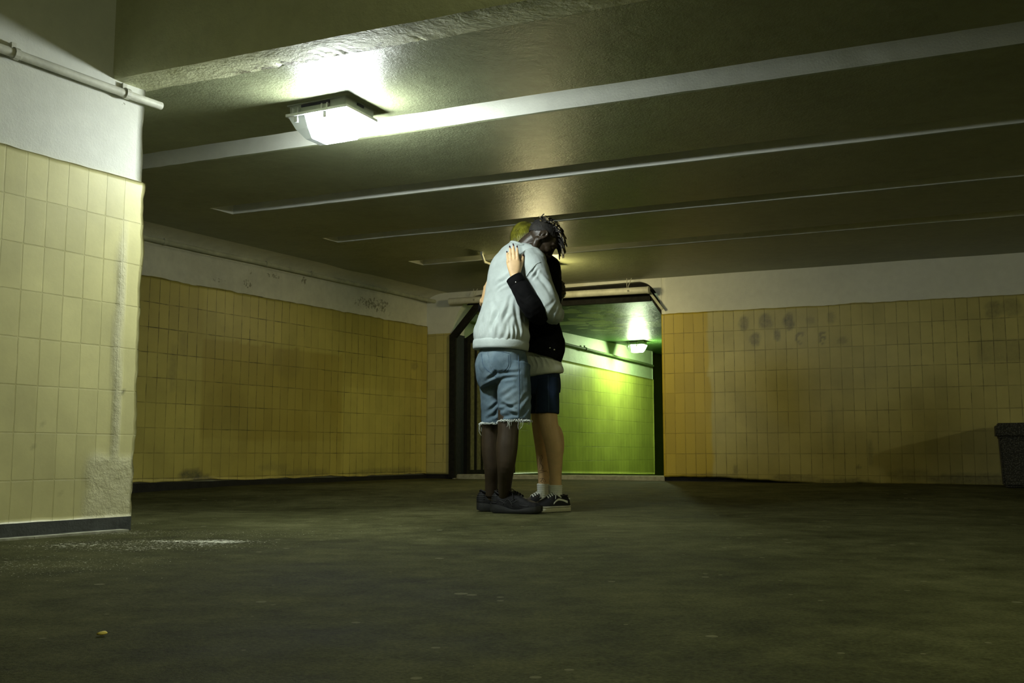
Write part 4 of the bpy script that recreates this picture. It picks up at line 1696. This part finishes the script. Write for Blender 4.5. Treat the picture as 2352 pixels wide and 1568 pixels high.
fray(W(1183, 968, 6.05), .0945, 110, 'frayed_hem', [(-1.95, .13, .055), (-1.25, .16, .05), (-.55, .10, .03)])
fray(W(1136, 974, 6.235), .083, 90, 'frayed_hem', [(-3.0, .12, .07)])


# shoes ---------------------------------------------------------------
def shoe(kind, heel, dirx, L, parent, side_vis, sc=1.0):
    """heel: rear bottom point on the floor; dirx: towards the toe"""
    x = V((dirx[0], dirx[1], 0)).normalized()
    y = V((-x.y, x.x, 0))
    z = V((0, 0, 1))

    def q(a, b_, c_):
        return heel + x * a * L + y * b_ * sc + z * c_ * sc

    # plan half width along the length
    def hw(a):
        return float(np.interp(a, [0, .04, .12, .3, .5, .68, .82, .93, 1.0], [.014, .027, .033, .033, .038, .046, .044, .033, .010]))

    runner = kind == 'runner'
    sole_h = .024 if runner else .028
    m = bmesh.new()
    rings = []
    for i in range(41):
        a = .5 - .5 * math.cos(math.pi * i / 40)
        w_ = hw(a) * 1.06 + .003
        lift = .012 * max(0, (a - .8) / .2) ** 2 + (.008 * max(0, (.1 - a) / .1) ** 1.5 if runner else 0)
        h = sole_h + (.014 * max(0, 1 - a / .45) if runner else .002) + (.006 * math.sin(a * 9) if runner else 0)
        rings.append([q(a, -w_ * .93, lift), q(a, -w_, lift + .006), q(a, -w_ * (1.02 if runner else 1.0), lift + h * .6), q(a, -w_ * .97, lift + h), q(a, w_ * .97, lift + h), q(a, w_ * (1.02 if runner else 1.0), lift + h * .6), q(a, w_, lift + .006), q(a, w_ * .93, lift)])
    skin_rings(m, rings)
    top = bpy.data.objects
    sole_m = M['shoe_sole_black'] if runner else M['sole_cream']
    # upper
    u_ = bmesh.new()
    st = [0, .03, .08, .16, .26, .34, .42, .52, .64, .78, .90, .97, 1.0]
    ht = [.060, .074, .085, .082, .080, .090, .098, .088, .072, .060, .050, .038, .024] if not runner else [.070, .090, .104, .094, .084, .092, .104, .096, .078, .062, .052, .042, .028]
    rings = []
    for i in range(37):
        a = i / 36
        hgt = float(np.interp(a, st, ht))
        w_ = hw(a)
        zt_ = sole_h * .6
        r = []
        for k in range(20):
            t = math.pi * k / 19
            cy, cz = math.cos(t), math.sin(t)
            r.append(q(a, w_ * math.copysign(abs(cy) ** .75, cy), zt_ + (hgt - zt_) * abs(cz) ** .8))
        rings.append(r)
    skin_rings(u_, rings)
    up_o = fuse('shoe', u_, .0035, M['shoe_black'] if runner else M['shoe_canvas'], parent, None, 3,
                (lambda co, no: vnoise(co, 40) * .0016) if runner else None)
    b_ = bvh_of(up_o)
    s_o = from_bm('sole', m, sole_m, up_o, smooth=True, angle=.7)
    # collar roll
    m = bmesh.new()
    pts = []
    for i in range(25):
        t = 2 * math.pi * i / 24
        a = .20 + .135 * math.cos(t)
        pts.append(q(a, hw(a) * .82 * math.sin(t), float(np.interp(a, st, ht)) + .001))
    tube(m, pts, .0055, 8)
    from_bm('ankle_collar', m, M['shoe_black'] if runner else M['shoe_canvas'], up_o, smooth=True)
    # tongue
    m = bmesh.new()
    ell(m, q(.36, 0, .108 if runner else .106), x * -.018 + z * .018, y * .021, (x + z).normalized() * .006, 14, 8)
    from_bm('tongue', m, M['shoe_black'] if runner else M['shoe_canvas'], up_o, smooth=True)

    def onto(a, zz, sgn):
        o_ = q(a, sgn * .2, zz)
        r = b_.ray_cast(o_, y * -sgn)
        return r

    if not runner:
        # side stripe: a wave that runs level from the heel, dips and climbs to the laces
        for sgn in (-1, 1):
            m = bmesh.new()
            pts = []
            for i in range(30):
                t = i / 29
                a = .13 + .42 * t
                zz = .054 + .010 * math.sin((t - .15) * 3.0) - .018 * max(0, (t - .62) / .38) ** 1.3
                r = onto(a, zz, sgn)
                if r[0] is not None:
                    pts.append((r[0], r[1]))
            prevv = None
            for i, (p_, n_) in enumerate(pts):
                t = i / max(1, len(pts) - 1)
                wd = .0062 * sc * (1 - .55 * t ** 3)
                a_ = m.verts.new(p_ + n_ * .0012 + z * wd)
                c_ = m.verts.new(p_ + n_ * .0012 - z * wd)
                a2 = m.verts.new(p_ - n_ * .002 + z * wd)
                c2 = m.verts.new(p_ - n_ * .002 - z * wd)
                if prevv:
                    m.faces.new((prevv[0], a_, c_, prevv[1]))
                    m.faces.new((prevv[2], prevv[0], a_, a2))
                    m.faces.new((prevv[1], prevv[3], c2, c_))
                prevv = (a_, c_, a2, c2)
            from_bm('side_stripe', m, M['stripe'], up_o)
            # thin line round the sole
        m = bmesh.new()
        pts = [q(.5 - .5 * math.cos(math.pi * i / 30), -(hw(.5 - .5 * math.cos(math.pi * i / 30)) * 1.06 + .0035), .024 + .012 * max(0, ((.5 - .5 * math.cos(math.pi * i / 30)) - .8) / .2) ** 2) for i in range(1, 30)]
        tube(m, pts, .0012, 5)
        pts = [p_ + y * (2 * (p_ - heel).dot(y) * -1) for p_ in pts]
        tube(m, pts, .0012, 5)
        from_bm('sole_line', m, M['shoe_canvas'], s_o)
        m = bmesh.new()
        r = onto(.06, .066, side_vis)
        if r[0] is not None:
            box(m, r[0], x * .008, z * .004, r[1] * .0012)
            from_bm('heel_tag', m, M['stripe'], up_o)
    else:
        for sgn in (-1, 1):
            m = bmesh.new()
            for (a0_, z0_, a1_, z1_) in ((.40, .050, .52, .072), (.46, .046, .58, .064), (.20, .060, .34, .046), (.62, .040, .80, .036)):
                pts = []
                for i in range(9):
                    t = i / 8
                    r = onto(a0_ + (a1_ - a0_) * t, z0_ + (z1_ - z0_) * t, sgn)
                    if r[0] is not None:
                        pts.append(r[0])
                if len(pts) > 2:
                    tube(m, pts, .0022, 6)
            from_bm('overlay', m, M['shoe_sole_black'], up_o, smooth=True)
            m = bmesh.new()
            pts = []
            for i in range(14):
                t = i / 13
                r = onto(.28 + .20 * t, .040 + .030 * math.sin(t * 3.1) - .01 * t, sgn)
                if r[0] is not None:
                    pts.append(r[0])
            if len(pts) > 2:
                tube(m, pts, .0026, 6)
            from_bm('overlay', m, M['shoe_sole_black'], up_o, smooth=True)
        for zz in (.050, .060, .070, .080):
            m = bmesh.new()
            pts = []
            for i in range(15):
                t = -1.45 + 2.9 * i / 14
                o_ = q(.16, 0, 0) + z * (zz * sc) + (x * -math.cos(t) + y * math.sin(t)) * .2
                r = b_.ray_cast(o_, (x * math.cos(t) - y * math.sin(t)))
                if r[0] is not None:
                    pts.append(r[0])
            if len(pts) > 3:
                tube(m, pts, .0028, 6)
                from_bm('heel_rib', m, M['shoe_sole_black'], up_o, smooth=True)
    # laces and eyelets
    for k in range(5):
        a = .40 + .050 * k
        zt_ = float(np.interp(a, st, ht))
        m = bmesh.new()
        wl = .019 - .0008 * k
        tube(m, [q(a, -wl, zt_ - .005), q(a + .004, -wl * .5, zt_ + .003), q(a + .008, 0, zt_ + .005), q(a + .012, wl * .5, zt_ + .003), q(a + .018, wl, zt_ - .005)], .0028, 6, 2, True)
        tube(m, [q(a, wl, zt_ - .005), q(a + .004, wl * .5, zt_ + .004), q(a + .008, 0, zt_ + .006), q(a + .012, -wl * .5, zt_ + .004), q(a + .018, -wl, zt_ - .005)], .0028, 6, 2, True)
        from_bm('lace', m, M['lace_black'] if runner else M['lace'], up_o, smooth=True)
        if not runner:
            for sgn in (-1, 1):
                m = bmesh.new()
                r = b_.ray_cast(q(a, sgn * .2, zt_ - .010), y * -sgn)
                if r[0] is not None:
                    tube(m, [r[0] - r[1] * .001, r[0] + r[1] * .0014], .0036, 10)
                    from_bm('eyelet', m, M['metal'], up_o)
    m = bmesh.new()
    for sgn in (-1, 1):
        zt_ = float(np.interp(.4, st, ht))
        tube(m, [q(.40, 0, zt_ + .006), q(.37, sgn * .016, zt_ + .016), q(.42, sgn * .030, zt_ + .004), q(.45, sgn * .018, zt_ + .0), q(.42, 0, zt_ + .005)], .0024, 6, 3)
        tube(m, [q(.40, 0, zt_ + .006), q(.45, sgn * .028, zt_ - .0), q(.50, sgn * .040, zt_ - .028)], .0022, 6, 3)
    from_bm('lace_bow', m, M['lace_black'] if runner else M['lace'], up_o, smooth=True)
    return up_o


fz = 0.0
h1 = on_z(1131, 1172.0, 0)
shoe('runner', V((h1.x, 6.145, fz)), V((.305, -.125)), .318, man, -1, 1.2)
h2 = on_z(1098, 1168, 0)
shoe('runner', V((h2.x, 6.285, fz)), V((.31, .03)), .310, man, -1, 1.2)

# his hair: short dark sides, dreadlocks on top that fall over the brow
f_, u_, r__ = frame(hf, hu)
K = 1.02
bm = bmesh.new()
ell(bm, hq(-.010, .022), f_ * .103 * K, r__ * .0825 * K, u_ * .0935 * K, 28, 18)
o = fuse('hair', bm, .006, M['hair_dark'], man, None, 2, lambda co, no: vnoise(co, 190) * .003)
# keep only the scalp: drop what lies in front of the hairline or below the ears
me = o.data
b2_ = bmesh.new()
b2_.from_mesh(me)
kill = []
for v in b2_.verts:
    d = v.co + MB_ - hc
    a, b_ = d.dot(f_), d.dot(u_)
    if b_ < .022 + max(0, a - .01) * .62 - max(0, -a - .015) * 1.0 + .007 * noise.noise(v.co * 70):
        kill.append(v)
bmesh.ops.delete(b2_, geom=kill, context='VERTS')
b2_.to_mesh(me)
b2_.free()
bm = bmesh.new()
rng = random.Random(11)
G = V((0, 0, -1))
n_d = 0
for i in range(190):
    th = rng.uniform(0, 2 * math.pi)
    rr = math.sqrt(rng.random())
    a, d = rr * math.cos(th), rr * math.sin(th)
    # scalp point on the upper front of the skull
    fa, fd = -.022 + a * .108, d * .066
    hh = 1 - (fa + .012) ** 2 / .098 ** 2 - fd ** 2 / .078 ** 2
    if hh < .03:
        continue
    p0 = hq(fa, .022 + .088 * math.sqrt(hh) - .004, fd)
    nrm = (p0 - hq(-.01, .0)).normalized()
    front = max(0, a)
    L = rng.uniform(.024, .040) + .062 * front ** 1.6
    d_ = (nrm * .70 + f_ * (.42 + .3 * front) + V((rng.uniform(-.55, .55), rng.uniform(-.5, .5), rng.uniform(-.3, .3)))).normalized()
    pts, rad = [p0 - nrm * .006], [.0055]
    p_ = p0
    ns = 7
    for s_ in range(ns):
        pts.append(p_)
        rad.append(.0052 * (1 + .22 * math.sin(s_ * 2.6 + i)) * (1 - .35 * s_ / ns))
        d_ = (d_ + G * (.16 + .16 * front) + f_ * .02 + V((rng.uniform(-.12, .12), rng.uniform(-.12, .12), rng.uniform(-.08, .08)))).normalized()
        p_ = p_ + d_ * L / ns
        dd = p_ - hq(.0, .012)
        if dd.length < .105:
            p_ = hq(.0, .012) + dd.normalized() * .105
    pts.append(p_)
    rad.append(.0028)
    tube(bm, pts, rad, 7, 2)
    if rng.random() < .45:
        n0_ = len(bm.faces)
        tube(bm, pts[-4:], [x * 1.12 for x in rad[-4:]], 7, 2, True)
        bm.faces.ensure_lookup_table()
        for q_ in range(n0_, len(bm.faces)):
            bm.faces[q_].material_index = 1
from_bm('dreadlocks', bm, [M['hair_dark'], M['hair_tip']], man, smooth=True)
# short beard along the jaw
bm = bmesh.new()
for s_ in (-1, 1):
    tube(bm, [hq(.020, -.084, s_ * .050), hq(.040, -.098, s_ * .036), hq(.062, -.108, s_ * .020), hq(.078, -.112, 0)], [.010, .018, .020, .019], 12, 4, True)
bd = fuse('beard', bm, .0045, M['hair_dark'], man, None, 2, lambda co, no: vnoise(co, 150) * .0022 - .001)

# ------------------------------------------------------------------ the woman
WB_ = V((.20, 6.33, 0))
bm = bmesh.new()
wc = W(1203, 553, 6.42)
wf = V((-.36, .85, -.34)).normalized()
wu = V((-.20, .25, .93))
wq = head(bm, wc, wf, wu, .97, False)
tube(bm, [W(1228, 590, 6.37), W(1222, 575, 6.39), W(1215, 560, 6.41)], [.055, .047, .050], 16, 4)
wt = [(W(1250, 900, 6.33), .09, .06), (W(1250, 858, 6.33), .095, .065), (W(1246, 800, 6.33), .095, .065), (W(1238, 745, 6.33), .095, .065), (W(1234, 690, 6.33), .130, .09), (W(1231, 640, 6.33), .145, .085), (W(1229, 610, 6.34), .135, .07), (W(1227, 592, 6.36), .07, .05)]
body_loft(bm, wt, LW)
WL = [W(1257, 888, 6.265), W(1257, 920, 6.255), W(1259, 960, 6.245), W(1263, 985, 6.24), W(1272, 1020, 6.25), W(1275, 1060, 6.26), W(1276, 1095, 6.265), W(1276, 1135, 6.27)]
tube(bm, WL, [.055, .057, .058, .057, .0565, .046, .037, .037], 20, 4, up=(0, 1, 0))
ell(bm, W(1279, 1020, 6.27), V((.046, .0, 0)), V((0, .046, 0)), V((0, 0, .12)))
WR = [W(1238, 888, 6.38), W(1240, 920, 6.395), W(1242, 960, 6.40), W(1243, 985, 6.40), W(1247, 1020, 6.42), W(1249, 1060, 6.42), W(1249, 1095, 6.42), W(1249, 1135, 6.42)]
tube(bm, WR, [.060, .060, .060, .055, .052, .044, .036, .036], 20, 4, up=(0, 1, 0))
ell(bm, W(1251, 1020, 6.44), V((.042, .0, 0)), V((0, .05, 0)), V((0, 0, .08)))
tube(bm, [W(1277, 1146, 6.28), W(1272, 1154, 6.265), W(1266, 1160, 6.25)], [.028, .020, .012], 12, 3, True)
tube(bm, [W(1249, 1142, 6.43), W(1245, 1150, 6.42), W(1240, 1155, 6.41)], [.028, .020, .012], 12, 3, True)
# arms
WAL = [W(1262, 616, 6.20), W(1258, 660, 6.12), W(1246, 710, 6.04), W(1236, 724, 5.99), W(1222, 704, 5.955), W(1200, 666, 5.945), W(1182, 632, 5.942)]
tube(bm, WAL, [.052, .046, .041, .042, .042, .034, .025], 14, 4)
hand(bm, W(1181.5, 631, 5.942), V((-.10, .03, 1)), V((-.12, -1, -.02)), 1.03, V((1, -.1, .1)), [(.06, .10, .12), (.05, .08, .10), (.06, .10, .12), (.10, .16, .14)], .03, (.42, .12), thumb_fold=.25)
WAR = [W(1190, 618, 6.47), W(1158, 660, 6.52), W(1128, 702, 6.47), W(1114, 704, 6.36), W(1111, 690, 6.24)]
tube(bm, WAR, [.050, .044, .040, .034, .025], 14, 4)
hand(bm, W(1112, 689, 6.235), V((.20, -.25, 1)), V((-.95, -.30, .12)), .96, V((.15, -1, .0)), [(.10, .20, .20), (.12, .22, .22), (.12, .22, .22), (.15, .25, .25)], .10, (.50, .25), thumb_fold=.2)
woman = fuse('person', bm, .0042, M['skin_light'], None, WB_, 4)
tag(woman, 'person with yellow-green hair in a black denim jacket and navy shorts, hugging back', 'person')
nails(woman, M['nail'])
bv_wb = bvh_of(woman)

# jacket
bm = bmesh.new()
body_loft(bm, [(W(1241, 818, 6.33), .150, .112), (W(1247, 798, 6.33), .152, .113), (W(1244, 775, 6.33), .148, .108), (W(1237, 742, 6.33), .146, .104), (W(1236, 690, 6.33), .163, .112), (W(1234, 645, 6.33), .180, .110), (W(1231, 616, 6.34), .176, .098), (W(1228, 598, 6.35), .11, .08), (W(1225, 586, 6.37), .066, .066)], LW, 44, 4, 2.4)
SWL = [W(1258, 620, 6.21), W(1258, 655, 6.13), W(1248, 700, 6.05), W(1238, 719, 5.99), W(1224, 706, 5.945), W(1206, 680, 5.935), W(1192, 656, 5.935), W(1183, 641, 5.938)]
tube(bm, SWL, [.078, .070, .066, .068, .066, .060, .053, .049], 20, 4)
SWR = [W(1192, 618, 6.46), W(1160, 660, 6.52), W(1130, 704, 6.48), W(1117, 709, 6.38), W(1112, 700, 6.28)]
tube(bm, SWR, [.074, .066, .060, .050, .038], 18, 4)
jk = fuse('denim_jacket', bm, .0055, M['jacket'], woman, None, 5, lambda co, no: vnoise(co * np.array([1, 1, .6]), 11) * .006 + vnoise(co, 30, 2) * .003 + folds(co, [
    (W(1165, 660, 5.9), W(1235, 735, 5.9), .03, .026, .005, .2), (W(1215, 740, 6.2), W(1285, 780, 6.2), .06, .04, .005, .2), (W(1200, 690, 5.9), W(1228, 690, 5.9), .03, .02, .004, .4)]))
bv_jk = bvh_of(jk)
# cuff and hem band
bm = bmesh.new()
a_, b_ = W(1190, 653, 5.936), W(1180, 636, 5.940)
d_ = (b_ - a_).normalized()
tube(bm, [a_, a_ + d_ * .004, a_.lerp(b_, .5), b_ - d_ * .002, b_ + d_ * .002, b_ - d_ * .004, a_.lerp(b_, .4)], [.050, .0525, .0515, .0505, .045, .041, .040], 24)
from_bm('cuff', bm, M['jacket'], woman, smooth=True, angle=.8)


def button(bvh, u, v, r, parent, name='button'):
    h, n_ = hit(bvh, u, v)
    if h is None:
        return
    m = bmesh.new()
    tube(m, [h - n_ * .001, h + n_ * .0025, h + n_ * .004], [r, r, r * .6], 14)
    from_bm(name, m, M['metal'], parent, smooth=True, angle=.8)


button(bv_jk, 1185, 648, .0042, woman)
button(bv_jk, 1263, 799, .0048, woman)
button(bv_jk, 1273, 803, .0058, woman)
surf_line(bv_jk, [(1212, 794), (1232, 789), (1252, 796), (1270, 806), (1288, 815)], .002, 'hem_seam', M['jacket'], woman, .0004)

# white tee below the jacket
bm = bmesh.new()
body_loft(bm, [(W(1250, 859, 6.33), .124, .094), (W(1249, 850, 6.33), .129, .098), (W(1247, 828, 6.33), .124, .094), (W(1246, 800, 6.33), .124, .09), (W(1242, 770, 6.33), .11, .08)], LW, 40, 4, 2.4)
tee = fuse('white_tshirt', bm, .005, M['shirt'], woman, None, 4, lambda co, no: folds(co, [(W(1236, 858, 6.2), W(1240, 790, 6.2), .05, .035, .004, .3), (W(1266, 852, 6.2), W(1262, 800, 6.2), .05, .03, .005, 1.3)]) + vnoise(co, 14) * .004 +
           .010 * np.clip((W(1252, 850, 6.33).z + .03 - co[:, 2]) / .05, 0, 1))
# navy shorts
bm = bmesh.new()
body_loft(bm, [(W(1247, 842, 6.33), .100, .076), (W(1247, 860, 6.33), .114, .086), (W(1247, 885, 6.33), .124, .095), (W(1248, 905, 6.33), .115, .09)], LW, 40, 4, 2.3)
tube(bm, [W(1258, 870, 6.265), W(1258, 910, 6.255), W(1257, 950, 6.25)], [.070, .073, .075], 26, 4, up=(0, 1, 0))
tube(bm, [W(1238, 870, 6.38), W(1241, 910, 6.39), W(1243, 948, 6.395)], [.080, .080, .080], 26, 4, up=(0, 1, 0))
sh = fuse('denim_shorts', bm, .005, M['short'], woman, None, 4, lambda co, no: vnoise(co, 10) * .004 + vnoise(co, 30) * .0015)
bv_sh = bvh_of(sh)
surf_line(bv_sh, [(1259, 862), (1259, 890), (1260, 920), (1260, 946)], .0016, 'side_seam', M['short_seam'], woman, .0003)
surf_line(bv_sh, [(1228, 944), (1240, 945), (1256, 944), (1278, 941)], .0014, 'hem_stitch', M['short_seam'], woman, .0003)
# socks
for name, c0_, c1_, r_a, r_b in (('sock', W(1275.5, 1113, 6.268), W(1276, 1146, 6.27), .0415, .042), ('sock', W(1248, 1110, 6.42), W(1249, 1142, 6.42), .040, .041)):
    bm = bmesh.new()
    tube(bm, [c0_, c0_ + V((0, 0, -.006)), c0_.lerp(c1_, .4), c1_], [r_a * .98, r_a * 1.02, r_a, r_b], 28, 3, up=(0, 1, 0))
    tube(bm, [c1_.lerp(c0_, .2), c1_ + V((-.015, -.01, -.02))], [.040, .030], 18, 1, True)
    fuse(name, bm, .004, M['sock'], woman, None, 2, lambda co, no: .0012 * np.sin(co[:, 2] * 500) + vnoise(co, 45) * .001)
# shoes
hs = on_z(1303, 1170, 0)
shoe('skate', V((.345, 6.31, 0)), V((-.235, -.175)), .278, woman, 1, 1.12)
shoe('skate', V((.275, 6.47, 0)), V((-.25, -.13)), .278, woman, 1, 1.12)
# hair: a smooth chin-length bob, with strands from the parting to the tips
f_, u_, r__ = frame(wf, wu)
K = .97
bm = bmesh.new()
ell(bm, wq(-.014, .024), f_ * .108 * K, r__ * .088 * K, u_ * .098 * K, 30, 20)
ell(bm, wq(-.045, -.035), f_ * .070 * K, r__ * .080 * K, u_ * .085 * K, 26, 18)
hr = fuse('hair', bm, .006, M['hair_green'], woman, None, 4, lambda co, no: vnoise(co * np.array([1, 1, .3]), 70) * .0018)
b2_ = bmesh.new()
b2_.from_mesh(hr.data)
kill = []
for v in b2_.verts:
    d = v.co + WB_ - wc
    a, b_ = d.dot(f_), d.dot(u_)
    if (a > .045 and b_ < .045) or b_ < -.10:
        kill.append(v)
bmesh.ops.delete(b2_, geom=kill, context='VERTS')
b2_.to_mesh(hr.data)
b2_.free()
bm = bmesh.new()
rng = random.Random(5)
top = wq(.020, .122)
for i in range(420):
    ph = rng.uniform(0, 2 * math.pi)
    part = wq(rng.uniform(-.06, .06), .118, rng.uniform(-.008, .008))
    ends = wq(-.035 + .085 * math.cos(ph), -.075 + rng.uniform(-.03, .012), .090 * math.sin(ph))
    if (ends - wc).dot(f_) > .045:
        continue
    pts = []
    for s_ in range(9):
        t = s_ / 8
        p_ = part.lerp(ends, t)
        c_ = wq(-.02, .015 - .05 * t)
        dd = p_ - c_
        # keep it on the shell of the hair
        x_, y_, z_ = dd.dot(f_) / (.110 * K), dd.dot(r__) / (.090 * K), dd.dot(u_) / (.102 * K)
        k_ = 1 / max(.2, math.sqrt(x_ * x_ + y_ * y_ + z_ * z_))
        p_ = c_ + dd * (k_ if t < .7 else k_ + (1 - k_) * (t - .7) / .3 * .6)
        pts.append(p_ + V((rng.uniform(-.002, .002), rng.uniform(-.002, .002), 0)))
    tube(bm, pts, [.0022, .0028, .0028, .0028, .0028, .0026, .0024, .002, .0012], 5, 2)
from_bm('hair_strands', bm, M['hair_green'], hr, smooth=True)
# line tattoo on the far shin
lines = [[(1243, 1044), (1246, 1050), (1243, 1058), (1241, 1064), (1245, 1068), (1247, 1074), (1243, 1078)], [(1240, 1052), (1239, 1060), (1240, 1070), (1238, 1078)], [(1237, 1082), (1244, 1080), (1252, 1082), (1258, 1084)], [(1238, 1086), (1246, 1084), (1256, 1080)],
         [(1239, 1100), (1245, 1098), (1251, 1101), (1254, 1107)], [(1240, 1106), (1246, 1102), (1250, 1107)], [(1247, 1098), (1243, 1104), (1246, 1109)]]
for ln in lines:
    bm = bmesh.new()
    q = []
    for a in catmull(ln, 4):
        h, n_ = hit(bv_wb, a[0], a[1])
        if h is not None and h.y > 6.3:
            q.append(h + n_ * .0002)
    if len(q) > 3:
        tube(bm, q, .0010, 6)
        tag(from_bm('tattoo', bm, M['ink'], woman), 'black line tattoo')
